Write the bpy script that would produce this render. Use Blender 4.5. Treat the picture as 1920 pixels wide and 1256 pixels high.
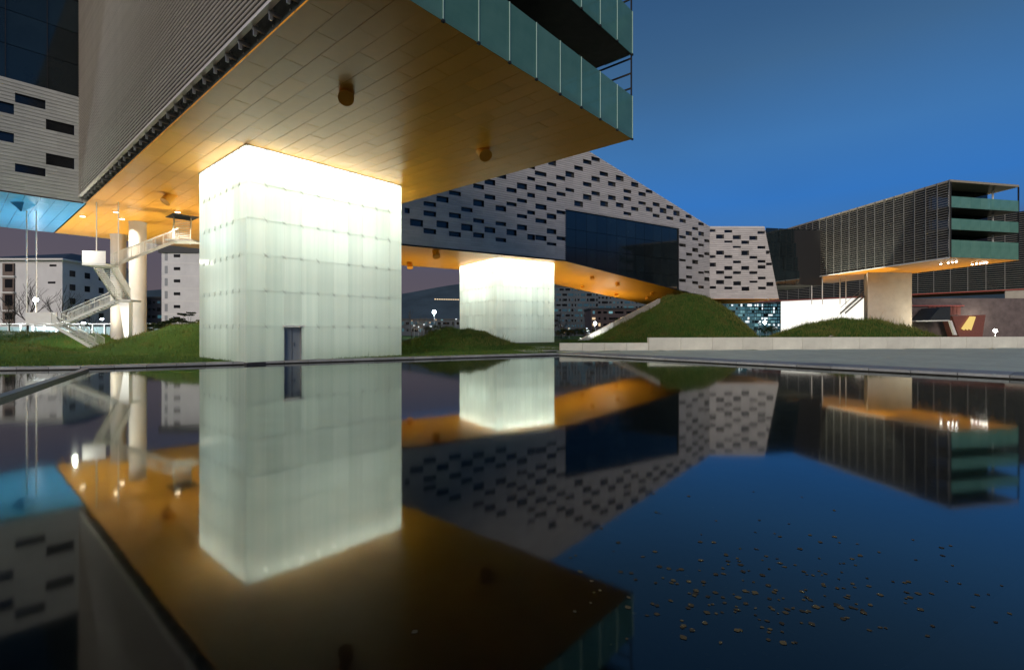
import bpy, bmesh, math, random
from mathutils import Matrix, Vector
R = math.radians
random.seed(7)
for o in list(bpy.data.objects): bpy.data.objects.remove(o)
scene = bpy.context.scene
COL = scene.collection

# ------------------------------------------------------------------ camera
CAMH = 2.2; F = 921.0; CX = 960.0; HY = 620.0
cam = bpy.data.cameras.new('camera'); camo = bpy.data.objects.new('camera', cam); COL.objects.link(camo)
camo.location = (0, 0, CAMH); camo.rotation_euler = (R(90), 0, 0)
cam.sensor_width = 36.0; cam.lens = 36.0*F/1920.0; cam.shift_y = -8.0/1920.0
cam.clip_start = 0.1; cam.clip_end = 6000
scene.camera = camo

# ------------------------------------------------------------------ dusk sky
world = bpy.data.worlds.new('World'); scene.world = world; world.use_nodes = True
nt = world.node_tree; nt.nodes.clear()
out = nt.nodes.new('ShaderNodeOutputWorld'); bg = nt.nodes.new('ShaderNodeBackground')
sky = nt.nodes.new('ShaderNodeTexSky'); sky.sky_type = 'NISHITA'; sky.sun_disc = False
sky.sun_elevation = R(1.0); sky.sun_rotation = R(180); sky.altitude = 0; sky.air_density = 1.0; sky.dust_density = 0.3; sky.ozone_density = 6.0
geo = nt.nodes.new('ShaderNodeNewGeometry'); sep = nt.nodes.new('ShaderNodeSeparateXYZ')
nt.links.new(geo.outputs['Incoming'], sep.inputs[0])
neg = nt.nodes.new('ShaderNodeMath'); neg.operation = 'MULTIPLY'; neg.inputs[1].default_value = -1
nt.links.new(sep.outputs['Z'], neg.inputs[0])
ramp = nt.nodes.new('ShaderNodeValToRGB'); cr = ramp.color_ramp
cr.elements[0].position = 0.0; cr.elements[0].color = (0.120, 0.098, 0.118, 1)
cr.elements[1].position = 1.0; cr.elements[1].color = (0.014, 0.030, 0.075, 1)
for p, c in ((0.10, (0.105, 0.092, 0.122, 1)), (0.142, (0.088, 0.092, 0.145, 1)), (0.178, (0.050, 0.180, 0.46, 1)), (0.23, (0.038, 0.185, 0.54, 1)),
             (0.32, (0.050, 0.180, 0.44, 1)), (0.44, (0.050, 0.135, 0.28, 1)), (0.62, (0.022, 0.068, 0.165, 1))):
    e = cr.elements.new(p); e.color = c
mnx = nt.nodes.new('ShaderNodeMath'); mnx.operation = 'MAXIMUM'; mnx.inputs[1].default_value = 0.0
nt.links.new(sep.outputs['X'], mnx.inputs[0])       # the murky town glow reaches higher on the left
mad = nt.nodes.new('ShaderNodeMath'); mad.operation = 'MULTIPLY_ADD'; mad.inputs[1].default_value = -0.075
nt.links.new(mnx.outputs[0], mad.inputs[0]); nt.links.new(neg.outputs[0], mad.inputs[2]); nt.links.new(mad.outputs[0], ramp.inputs[0])
smul = nt.nodes.new('ShaderNodeMixRGB'); smul.blend_type = 'MIX'; smul.inputs[0].default_value = 0.86
sc = nt.nodes.new('ShaderNodeMixRGB'); sc.blend_type = 'MULTIPLY'; sc.inputs[0].default_value = 1; sc.inputs[2].default_value = (0.03, 0.03, 0.03, 1)
nt.links.new(sky.outputs[0], sc.inputs[1]); nt.links.new(sc.outputs[0], smul.inputs[1]); nt.links.new(ramp.outputs[0], smul.inputs[2])
cl = nt.nodes.new('ShaderNodeTexNoise'); cl.inputs['Scale'].default_value = 2.2; cl.inputs['Detail'].default_value = 2.0
mp = nt.nodes.new('ShaderNodeMapping'); mp.inputs['Scale'].default_value = (1, 1, 2.5)
nt.links.new(geo.outputs['Incoming'], mp.inputs[0]); nt.links.new(mp.outputs[0], cl.inputs['Vector'])
mr = nt.nodes.new('ShaderNodeMapRange'); mr.inputs[1].default_value = 0.3; mr.inputs[2].default_value = 0.7; mr.inputs[3].default_value = 0.95; mr.inputs[4].default_value = 1.05
nt.links.new(cl.outputs['Fac'], mr.inputs[0])
vm = nt.nodes.new('ShaderNodeVectorMath'); vm.operation = 'SCALE'
nt.links.new(smul.outputs[0], vm.inputs[0]); nt.links.new(mr.outputs[0], vm.inputs['Scale'])
nt.links.new(vm.outputs[0], bg.inputs[0]); bg.inputs[1].default_value = 1.0
nt.links.new(bg.outputs[0], out.inputs[0])

# last glow of the evening, very soft, from behind the camera
sun = bpy.data.lights.new('dusk_glow', 'SUN'); suno = bpy.data.objects.new('dusk_glow', sun); COL.objects.link(suno)
sun.energy = 1.8; sun.angle = R(28); sun.color = (1.0, 0.85, 0.73)
suno.rotation_euler = Vector((0.32, 0.89, -0.33)).to_track_quat('-Z', 'Y').to_euler()

scene.view_settings.view_transform = 'Standard'; scene.view_settings.look = 'None'
scene.view_settings.exposure = 0.16; scene.view_settings.gamma = 1.0

# ------------------------------------------------------------------ materials
MATS = {}
def mat(name, col, rough=0.6, metal=0.0, spec=0.5, noise=0.0, nscale=3.0, bump=0.0, bscale=20.0, emit=None, estr=0.0,
        tone=False, objrand=0.0, stretch=None, coat=0.0, alpha=1.0):
    if name in MATS: return MATS[name]
    m = bpy.data.materials.new(name); m.use_nodes = True; t = m.node_tree; b = t.nodes['Principled BSDF']
    b.inputs['Base Color'].default_value = (*col, 1); b.inputs['Roughness'].default_value = rough
    b.inputs['Metallic'].default_value = metal; b.inputs['Specular IOR Level'].default_value = spec
    b.inputs['Coat Weight'].default_value = coat
    if emit: b.inputs['Emission Color'].default_value = (*emit, 1); b.inputs['Emission Strength'].default_value = estr
    src = None
    tc = t.nodes.new('ShaderNodeTexCoord'); vec = tc.outputs['Object']
    if stretch:
        mpn = t.nodes.new('ShaderNodeMapping'); mpn.inputs['Scale'].default_value = stretch
        t.links.new(vec, mpn.inputs[0]); vec = mpn.outputs[0]
    def scale_by(fac_socket):
        nonlocal src
        v = t.nodes.new('ShaderNodeVectorMath'); v.operation = 'SCALE'
        if src is None: v.inputs[0].default_value = col
        else: t.links.new(src, v.inputs[0])
        t.links.new(fac_socket, v.inputs['Scale']); src = v.outputs[0]
    if noise > 0:
        n = t.nodes.new('ShaderNodeTexNoise'); n.inputs['Scale'].default_value = nscale; n.inputs['Detail'].default_value = 6
        n.inputs['Roughness'].default_value = 0.65
        t.links.new(vec, n.inputs['Vector'])
        r_ = t.nodes.new('ShaderNodeMapRange'); r_.inputs[1].default_value = 0.28; r_.inputs[2].default_value = 0.72
        r_.inputs[3].default_value = 1-noise; r_.inputs[4].default_value = 1+noise
        t.links.new(n.outputs['Fac'], r_.inputs[0]); scale_by(r_.outputs[0])
    if objrand > 0:
        oi = t.nodes.new('ShaderNodeObjectInfo'); r_ = t.nodes.new('ShaderNodeMapRange')
        r_.inputs[3].default_value = 1-objrand; r_.inputs[4].default_value = 1+objrand
        t.links.new(oi.outputs['Random'], r_.inputs[0]); scale_by(r_.outputs[0])
    if tone:
        at = t.nodes.new('ShaderNodeAttribute'); at.attribute_name = 'tone'; scale_by(at.outputs['Fac'])
    if src is not None: t.links.new(src, b.inputs['Base Color'])
    if bump > 0:
        n = t.nodes.new('ShaderNodeTexNoise'); n.inputs['Scale'].default_value = bscale; n.inputs['Detail'].default_value = 4
        t.links.new(vec, n.inputs['Vector'])
        bp = t.nodes.new('ShaderNodeBump'); bp.inputs['Strength'].default_value = bump; bp.inputs['Distance'].default_value = 0.05
        t.links.new(n.outputs['Fac'], bp.inputs['Height']); t.links.new(bp.outputs[0], b.inputs['Normal'])
    MATS[name] = m; return m

def emis(name, col, s):
    if name in MATS: return MATS[name]
    m = bpy.data.materials.new(name); m.use_nodes = True; t = m.node_tree; t.nodes.clear()
    o = t.nodes.new('ShaderNodeOutputMaterial'); e = t.nodes.new('ShaderNodeEmission')
    e.inputs[0].default_value = (*col, 1); e.inputs[1].default_value = s; t.links.new(e.outputs[0], o.inputs[0])
    MATS[name] = m; return m

ORANGE = mat('orange_soffit_paint', (0.80, 0.36, 0.035), 0.33, spec=0.36, noise=0.05, nscale=1.2, objrand=0.06, coat=0.0)
ORANGE_FAR = mat('orange_soffit_far', (0.70, 0.270, 0.010), 0.45, spec=0.35, noise=0.06, nscale=0.6)
BLUE = mat('blue_soffit_paint', (0.045, 0.33, 0.66), 0.24, spec=0.6, noise=0.06, nscale=1.0, objrand=0.03)
DARK = mat('dark_backing', (0.012, 0.013, 0.014), 0.7)
DGLASS = mat('dark_glass', (0.010, 0.018, 0.022), 0.06, spec=0.55, noise=0.25, nscale=0.3, objrand=0.25)
WGLASS = mat('window_glass', (0.008, 0.010, 0.012), 0.12, spec=0.5, objrand=0.3)
CLAD = mat('pale_metal_cladding', (0.57, 0.55, 0.53), 0.45, spec=0.5, noise=0.08, nscale=0.5, tone=True)
CLADL = mat('grey_metal_cladding', (0.47, 0.49, 0.45), 0.42, spec=0.5, noise=0.08, nscale=0.6, tone=True)
LOUV = mat('louvre_aluminium', (0.66, 0.63, 0.58), 0.40, metal=0.15, noise=0.07, nscale=0.8, objrand=0.06)
LOUVD = mat('dark_louvre', (0.20, 0.19, 0.16), 0.45, metal=0.2, noise=0.1, nscale=0.6, objrand=0.12)
STEEL = mat('steel_frame', (0.30, 0.31, 0.31), 0.4, metal=0.5)
SLAB = mat('concrete_slab', (0.075, 0.068, 0.055), 0.8, noise=0.2, nscale=1.5)
CONC = mat('pale_concrete', (0.40, 0.37, 0.31), 0.75, noise=0.12, nscale=0.7, bump=0.15, bscale=6)
CONCW = mat('pale_wall_concrete', (0.68, 0.68, 0.58), 0.7, noise=0.10, nscale=0.9, bump=0.1, bscale=8, objrand=0.05)
COLM = mat('column_paint', (0.50, 0.48, 0.45), 0.55, noise=0.06, nscale=1.0)
PAVE = mat('grey_paving', (0.24, 0.26, 0.26), 0.55, noise=0.18, nscale=2.0, bump=0.2, bscale=30, objrand=0.2)
DSTONE = mat('dark_stone', (0.045, 0.045, 0.045), 0.35, noise=0.25, nscale=3.0)
WHITE = mat('white_paint', (0.75, 0.75, 0.72), 0.5, noise=0.05)
APT = mat('apartment_render', (0.66, 0.67, 0.67), 0.8, noise=0.10, nscale=0.25, bump=0.1)
ROOFM = mat('dark_roof', (0.03, 0.036, 0.04), 0.6, noise=0.2)
BRICKB = mat('brown_balcony', (0.16, 0.12, 0.10), 0.7, noise=0.2)
BARK = mat('bark', (0.05, 0.043, 0.036), 0.85, noise=0.3, nscale=4)
DOORM = mat('grey_door', (0.27, 0.31, 0.32), 0.45, metal=0.1, noise=0.08, stretch=(8, 8, 0.3))
GROUND = None

def ground_mat():
    m = bpy.data.materials.new('grassy_soil'); m.use_nodes = True; t = m.node_tree; b = t.nodes['Principled BSDF']
    b.inputs['Roughness'].default_value = 0.9; b.inputs['Specular IOR Level'].default_value = 0.1
    tc = t.nodes.new('ShaderNodeTexCoord')
    n = t.nodes.new('ShaderNodeTexNoise'); n.inputs['Scale'].default_value = 0.35; n.inputs['Detail'].default_value = 8; n.inputs['Roughness'].default_value = 0.7
    t.links.new(tc.outputs['Object'], n.inputs['Vector'])
    r_ = t.nodes.new('ShaderNodeValToRGB'); e = r_.color_ramp.elements
    e[0].position = 0.3; e[0].color = (0.026, 0.070, 0.014, 1); e[1].position = 0.72; e[1].color = (0.130, 0.085, 0.030, 1)
    k = r_.color_ramp.elements.new(0.55); k.color = (0.052, 0.112, 0.020, 1)
    t.links.new(n.outputs['Fac'], r_.inputs[0]); t.links.new(r_.outputs[0], b.inputs['Base Color'])
    n2 = t.nodes.new('ShaderNodeTexNoise'); n2.inputs['Scale'].default_value = 5; n2.inputs['Detail'].default_value = 6
    t.links.new(tc.outputs['Object'], n2.inputs['Vector'])
    bp = t.nodes.new('ShaderNodeBump'); bp.inputs['Strength'].default_value = 0.8; bp.inputs['Distance'].default_value = 0.12
    t.links.new(n2.outputs['Fac'], bp.inputs['Height']); t.links.new(bp.outputs[0], b.inputs['Normal'])
    return m
def blade_mat(name, c0, c1):
    m = bpy.data.materials.new(name); m.use_nodes = True; t = m.node_tree; b = t.nodes['Principled BSDF']
    b.inputs['Roughness'].default_value = 0.7; b.inputs['Specular IOR Level'].default_value = 0.2
    at = t.nodes.new('ShaderNodeAttribute'); at.attribute_name = 'tone'
    r_ = t.nodes.new('ShaderNodeValToRGB'); e = r_.color_ramp.elements
    e[0].color = (*c0, 1); e[1].color = (*c1, 1)
    t.links.new(at.outputs['Fac'], r_.inputs[0]); t.links.new(r_.outputs[0], b.inputs['Base Color'])
    return m
GROUND = ground_mat()
BLADE = blade_mat('grass_blades', (0.034, 0.130, 0.014), (0.19, 0.160, 0.045))
LEAFM = blade_mat('dark_leaves', (0.02, 0.04, 0.015), (0.06, 0.085, 0.03))

def lantern_glass():
    m = bpy.data.materials.new('frosted_lantern_glass'); m.use_nodes = True; t = m.node_tree; t.nodes.clear()
    o = t.nodes.new('ShaderNodeOutputMaterial')
    tr = t.nodes.new('ShaderNodeBsdfTranslucent'); df = t.nodes.new('ShaderNodeBsdfDiffuse'); gl = t.nodes.new('ShaderNodeBsdfGlossy')
    gl.inputs['Roughness'].default_value = 0.12
    tc = t.nodes.new('ShaderNodeTexCoord'); geo_ = t.nodes.new('ShaderNodeNewGeometry')
    mp_ = t.nodes.new('ShaderNodeMapping'); mp_.inputs['Scale'].default_value = (2.4, 2.4, 0.05)
    t.links.new(geo_.outputs['Position'], mp_.inputs[0])
    n = t.nodes.new('ShaderNodeTexNoise'); n.inputs['Scale'].default_value = 1.0; n.inputs['Detail'].default_value = 5; n.inputs['Roughness'].default_value = 0.6
    t.links.new(mp_.outputs[0], n.inputs['Vector'])
    r_ = t.nodes.new('ShaderNodeValToRGB'); e = r_.color_ramp.elements
    e[0].position = 0.30; e[0].color = (0.55, 0.69, 0.60, 1); e[1].position = 0.70; e[1].color = (0.72, 0.82, 0.72, 1)
    t.links.new(n.outputs['Fac'], r_.inputs[0])
    oi = t.nodes.new('ShaderNodeObjectInfo'); mr_ = t.nodes.new('ShaderNodeMapRange'); mr_.inputs[3].default_value = 0.86; mr_.inputs[4].default_value = 1.0
    t.links.new(oi.outputs['Random'], mr_.inputs[0])
    v = t.nodes.new('ShaderNodeVectorMath'); v.operation = 'SCALE'
    t.links.new(r_.outputs[0], v.inputs[0]); t.links.new(mr_.outputs[0], v.inputs['Scale'])
    t.links.new(v.outputs[0], tr.inputs[0])
    df.inputs[0].default_value = (0.62, 0.68, 0.62, 1)
    m1 = t.nodes.new('ShaderNodeMixShader'); m1.inputs[0].default_value = 0.28
    t.links.new(tr.outputs[0], m1.inputs[1]); t.links.new(df.outputs[0], m1.inputs[2])
    fr = t.nodes.new('ShaderNodeFresnel'); fr.inputs[0].default_value = 1.35
    m2 = t.nodes.new('ShaderNodeMixShader'); t.links.new(fr.outputs[0], m2.inputs[0])
    t.links.new(m1.outputs[0], m2.inputs[1]); t.links.new(gl.outputs[0], m2.inputs[2])
    t.links.new(m2.outputs[0], o.inputs[0]); return m
LGLASS = lantern_glass()
LCORE = mat('lantern_core_white', (0.80, 0.82, 0.78), 0.8)

def green_glass():
    m = bpy.data.materials.new('green_fritted_glass'); m.use_nodes = True; t = m.node_tree; t.nodes.clear()
    o = t.nodes.new('ShaderNodeOutputMaterial')
    df = t.nodes.new('ShaderNodeBsdfPrincipled'); df.inputs['Roughness'].default_value = 0.12
    df.inputs['Specular IOR Level'].default_value = 0.5
    tcc = t.nodes.new('ShaderNodeTexCoord'); n = t.nodes.new('ShaderNodeTexNoise'); n.inputs['Scale'].default_value = 0.8; n.inputs['Detail'].default_value = 5
    t.links.new(tcc.outputs['Object'], n.inputs['Vector'])
    oi = t.nodes.new('ShaderNodeObjectInfo'); ad = t.nodes.new('ShaderNodeMath'); ad.operation = 'MULTIPLY_ADD'; ad.inputs[1].default_value = 0.35
    t.links.new(oi.outputs['Random'], ad.inputs[0]); t.links.new(n.outputs['Fac'], ad.inputs[2])
    r_ = t.nodes.new('ShaderNodeValToRGB'); e = r_.color_ramp.elements
    e[0].position = 0.3; e[0].color = (0.12, 0.31, 0.245, 1); e[1].position = 1.0; e[1].color = (0.21, 0.43, 0.345, 1)
    t.links.new(ad.outputs[0], r_.inputs[0]); t.links.new(r_.outputs[0], df.inputs['Base Color'])
    tp = t.nodes.new('ShaderNodeBsdfTransparent'); tp.inputs[0].default_value = (0.45, 0.75, 0.66, 1)
    mx = t.nodes.new('ShaderNodeMixShader'); mx.inputs[0].default_value = 0.35
    t.links.new(df.outputs[0], mx.inputs[1]); t.links.new(tp.outputs[0], mx.inputs[2]); t.links.new(mx.outputs[0], o.inputs[0])
    return m
GGLASS = green_glass()
GEDGE = mat('glass_edge', (0.42, 0.62, 0.54), 0.3)

def water_mat():
    m = bpy.data.materials.new('still_pool_water'); m.use_nodes = True; t = m.node_tree; t.nodes.clear()
    o = t.nodes.new('ShaderNodeOutputMaterial')
    gl = t.nodes.new('ShaderNodeBsdfGlossy'); gl.inputs['Roughness'].default_value = 0.05; gl.inputs[0].default_value = (0.93, 0.97, 0.95, 1)
    tp = t.nodes.new('ShaderNodeBsdfTransparent'); tp.inputs[0].default_value = (0.82, 0.88, 0.80, 1)
    fr = t.nodes.new('ShaderNodeFresnel'); fr.inputs[0].default_value = 1.68
    tc = t.nodes.new('ShaderNodeTexCoord'); n = t.nodes.new('ShaderNodeTexNoise'); n.inputs['Scale'].default_value = 0.9; n.inputs['Detail'].default_value = 3
    t.links.new(tc.outputs['Object'], n.inputs['Vector'])
    bp = t.nodes.new('ShaderNodeBump'); bp.inputs['Strength'].default_value = 0.03; bp.inputs['Distance'].default_value = 0.03
    t.links.new(n.outputs['Fac'], bp.inputs['Height']); t.links.new(bp.outputs[0], gl.inputs['Normal'])
    mx = t.nodes.new('ShaderNodeMixShader'); t.links.new(fr.outputs[0], mx.inputs[0])
    t.links.new(tp.outputs[0], mx.inputs[1]); t.links.new(gl.outputs[0], mx.inputs[2]); t.links.new(mx.outputs[0], o.inputs[0])
    return m
WATER = water_mat()
LAMPW = emis('lamp_white', (1.0, 0.97, 0.88), 30)
LAMPC = emis('lamp_cold', (0.85, 0.95, 1.0), 40)
LAMPD = emis('downlight_glow', (1.0, 0.80, 0.55), 12)

# ------------------------------------------------------------------ mesh helpers
class MB:
    def __init__(s): s.v = []; s.f = []; s.t = []
    def quad(s, a, b, c, d, tone=1.0):
        n = len(s.v); s.v += [tuple(a), tuple(b), tuple(c), tuple(d)]; s.f.append((n, n+1, n+2, n+3)); s.t.append(tone)
    def tri(s, a, b, c, tone=1.0):
        n = len(s.v); s.v += [tuple(a), tuple(b), tuple(c)]; s.f.append((n, n+1, n+2)); s.t.append(tone)
    def hexa(s, b4, t4, tone=1.0):      # bottom loop, top loop of the same count
        k = len(b4); n = len(s.v); s.v += [tuple(p) for p in b4] + [tuple(p) for p in t4]
        s.f.append(tuple(range(n+k-1, n-1, -1))); s.f.append(tuple(range(n+k, n+2*k))); s.t += [tone, tone]
        for i in range(k):
            j = (i+1) % k; s.f.append((n+i, n+j, n+k+j, n+k+i)); s.t.append(tone)
    def box(s, o, x, y, z, tone=1.0):   # corner + three edge vectors
        o, x, y, z = Vector(o), Vector(x), Vector(y), Vector(z)
        s.hexa([o, o+x, o+x+y, o+y], [o+z, o+x+z, o+x+y+z, o+y+z], tone)
    def cbox(s, c, sx, sy, sz, rz=0.0, tone=1.0):
        ca, sa = math.cos(rz), math.sin(rz); x = Vector((ca, sa, 0))*sx; y = Vector((-sa, ca, 0))*sy; z = Vector((0, 0, sz))
        s.box(Vector(c)-x/2-y/2-z/2, x, y, z, tone)
    def tube(s, p, q, r0, r1=None, n=8, cap=True, tone=1.0):
        p, q = Vector(p), Vector(q); r1 = r0 if r1 is None else r1
        d = (q-p); d = d.normalized() if d.length > 1e-6 else Vector((0, 0, 1))
        u = d.orthogonal().normalized(); w = d.cross(u); k = len(s.v)
        for i in range(n):
            a = 2*math.pi*i/n; s.v.append(tuple(p + (u*math.cos(a)+w*math.sin(a))*r0))
        for i in range(n):
            a = 2*math.pi*i/n; s.v.append(tuple(q + (u*math.cos(a)+w*math.sin(a))*r1))
        for i in range(n):
            j = (i+1) % n; s.f.append((k+i, k+j, k+n+j, k+n+i)); s.t.append(tone)
        if cap: s.f.append(tuple(range(k+n-1, k-1, -1))); s.f.append(tuple(range(k+n, k+2*n))); s.t += [tone, tone]
    def mesh(s, name, m):
        me = bpy.data.meshes.new(name); me.from_pydata(s.v, [], s.f); me.update(); me.materials.append(m)
        at = me.attributes.new('tone', 'FLOAT', 'FACE'); at.data.foreach_set('value', [float(x) for x in s.t])
        return me
    def build(s, name, m, parent=None, smooth=False):
        return link(name, s.mesh(name, m), parent, smooth=smooth)

def link(name, me, parent=None, mw=None, smooth=False):
    o = bpy.data.objects.new(name, me); COL.objects.link(o)
    if smooth:
        me.polygons.foreach_set('use_smooth', [True]*len(me.polygons))
    if parent is not None:
        o.parent = parent; o.matrix_parent_inverse = parent_world(parent).inverted()
    if mw is not None: o.matrix_basis = mw
    return o
PW = {}
def parent_world(p):
    if p.name in PW: return PW[p.name]
    w = p.matrix_basis.copy()
    PW[p.name] = w if p.parent is None else w   # parts are built in world space
    return PW[p.name]
def thing(name, label, cat, loc=(0, 0, 0), group=None, rz=0):
    o = bpy.data.objects.new(name, None); COL.objects.link(o); o.empty_display_size = 0.3
    o.location = loc; o.rotation_euler = (0, 0, rz)
    o.matrix_basis = Matrix.Translation(loc) @ Matrix.Rotation(rz, 4, 'Z')
    o['label'] = label; o['category'] = cat
    if group: o['group'] = group
    return o
def tag(o, label, cat, group=None):
    o['label'] = label; o['category'] = cat
    if group: o['group'] = group
    return o
def struct(o): o['kind'] = 'structure'; return o
def V(x, y, z): return Vector((x, y, z))
def frame(o, x, y, z=(0, 0, 1)):
    m = Matrix.Identity(4)
    for i in range(3): m[i][0] = x[i]; m[i][1] = y[i]; m[i][2] = z[i]; m[i][3] = o[i]
    return m
def ray(u, v): return Vector(((u-CX)/F, 1.0, (HY-v)/F))
def on_plane_z(u, v, z):            # where the line of sight meets a level surface
    d = ray(u, v); t = (z-CAMH)/d.z; return Vector((d.x*t, t, z))
def on_wall(u, v, O, D):            # where it meets the upright wall through O along D -> (s, z)
    d = ray(u, v); k = (u-CX)/F
    s = (k*O[1]-O[0])/(D[0]-k*D[1]); y = O[1]+s*D[1]; return s, CAMH+d.z*y
def area(name, loc, direction, sx, sy, power, col, spread=180):
    l = bpy.data.lights.new(name, 'AREA'); l.shape = 'RECTANGLE'; l.size = sx; l.size_y = sy; l.energy = power; l.color = col; l.spread = R(spread)
    o = bpy.data.objects.new(name, l); COL.objects.link(o); o.location = loc
    return o
def area_on(name, c, xdir, ndir, sx, sy, power, col, spread=180):   # x axis along xdir, shining along ndir
    o = area(name, c, None, sx, sy, power, col, spread)
    x = Vector(xdir).normalized(); z = -Vector(ndir).normalized(); y = z.cross(x); o.matrix_basis = frame(c, x, y, z); return o
def spot(name, loc, direction, power, col, ang=90, blend=0.6, r=0.15):
    l = bpy.data.lights.new(name, 'SPOT'); l.energy = power; l.color = col; l.spot_size = R(ang); l.spot_blend = blend; l.shadow_soft_size = r
    o = bpy.data.objects.new(name, l); COL.objects.link(o); o.location = loc
    o.rotation_euler = Vector(direction).to_track_quat('-Z', 'Y').to_euler(); return o
def point(name, loc, power, col, r=0.2):
    l = bpy.data.lights.new(name, 'POINT'); l.energy = power; l.color = col; l.shadow_soft_size = r
    o = bpy.data.objects.new(name, l); COL.objects.link(o); o.location = loc; return o

# ------------------------------------------------------------------ plan of the place
ZS = 14.13                                   # underside of the raised wings
E0 = V(-5.2, 16.0, 0); A = V(0.656, 0.755, 0).normalized(); B = V(-A.y, A.x, 0); UP = V(0, 0, 1)
def P(a, b, z): return E0 + A*a + B*b + UP*z
W1, L1, TOP1 = 19.4, 67.0, 36.0
BJ = 46.0                                    # where the blue-soffit wing leaves the first wing

POOL = [(4.2, 44.0), (-24.4, 27.8), (-72.0, 18.0), (-72.0, -12.0), (52.1, -12.0)]
TERX0, TERX1, TERY0, TERY1 = -110.0, 130.0, 16.0, 150.0

def seg_dist(p, a, b):
    ax, ay = a; bx, by = b; dx, dy = bx-ax, by-ay; L = dx*dx+dy*dy
    t = max(0, min(1, ((p[0]-ax)*dx+(p[1]-ay)*dy)/L)); return math.hypot(p[0]-ax-t*dx, p[1]-ay-t*dy)
def in_pool(x, y):
    # outside test against the convex-ish outline
    c = False; n = len(POOL); j = n-1
    for i in range(n):
        xi, yi = POOL[i]; xj, yj = POOL[j]
        if (yi > y) != (yj > y) and x < (xj-xi)*(y-yi)/(yj-yi)+xi: c = not c
        j = i
    return c
def pool_dist(x, y):
    return min(seg_dist((x, y), POOL[i], POOL[(i+1) % len(POOL)]) for i in (0, 1, 4))
def bump_(x, y, cx, cy, rx, ry, rot=0.0, p=1.0):
    ca, sa = math.cos(rot), math.sin(rot); dx, dy = x-cx, y-cy
    a = (dx*ca+dy*sa)/rx; b = (-dx*sa+dy*ca)/ry; r = math.sqrt(a*a+b*b)
    if r >= 1: return 0.0
    return (0.5+0.5*math.cos(math.pi*r))**p
def sm(t): t = max(0.0, min(1.0, t)); return t*t*(3-2*t)
def terrain(x, y):
    z = 0.16
    z += 2.75*bump_(x, y, -30.0, 47.5, 11.5, 7.0, 0.45)          # berm beside the first lantern
    z += 1.35*bump_(x, y, -42.0, 38.5, 8.5, 5.0, 0.2)            # brown berm at the left
    z += 1.9*bump_(x, y, -66, 66, 24, 11, 0.3)                    # lawn rise beyond the stair
    z += 1.75*bump_(x, y, -53, 60, 10, 7, 0.3)
    z += 2.25*bump_(x, y, -6.0, 54.0, 9.5, 6.5, 0.35)            # berm between the lanterns
    # tall mound that carries the sloping wing
    dx, dy = x-33.5, y-99.0
    rx = 20.0 if dx < 0 else 14.5; ry = 17.0 if dy < 0 else 26.0
    r = math.sqrt((dx/rx)**2+(dy/ry)**2); pe = 1.45+0.5*dx/(math.hypot(dx, dy)+0.5)
    if r < 1.0: z += 8.9*min(1.0, (1-r**pe)*1.12)
    # low mound before the concrete pier
    dx, dy = x-46.5, y-67.5
    r = math.sqrt((dx/12.5)**2+(dy/9.0)**2)
    if r < 1.0: z += 3.55*(1-r**1.9)
    if x > 3.0 and y < 51.0+(x-14.2)*0.1589 and (x-4.2)*0.76+(y-44)*0.65 > -1: return 0.10
    z += min(1.0, max(0.0, (z-.5)*.6))*(.10*math.sin(x*1.3+1.7*math.sin(y*.8))+.07*math.sin(x*2.9+y*1.1)+.06*math.sin(y*3.1-x*.7))
    z += 0.05*math.sin(x*0.9+1.3*math.sin(y*0.5))*math.sin(y*0.8+x*0.21)*sm((pool_dist(x, y)-3)/4)
    return z

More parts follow.
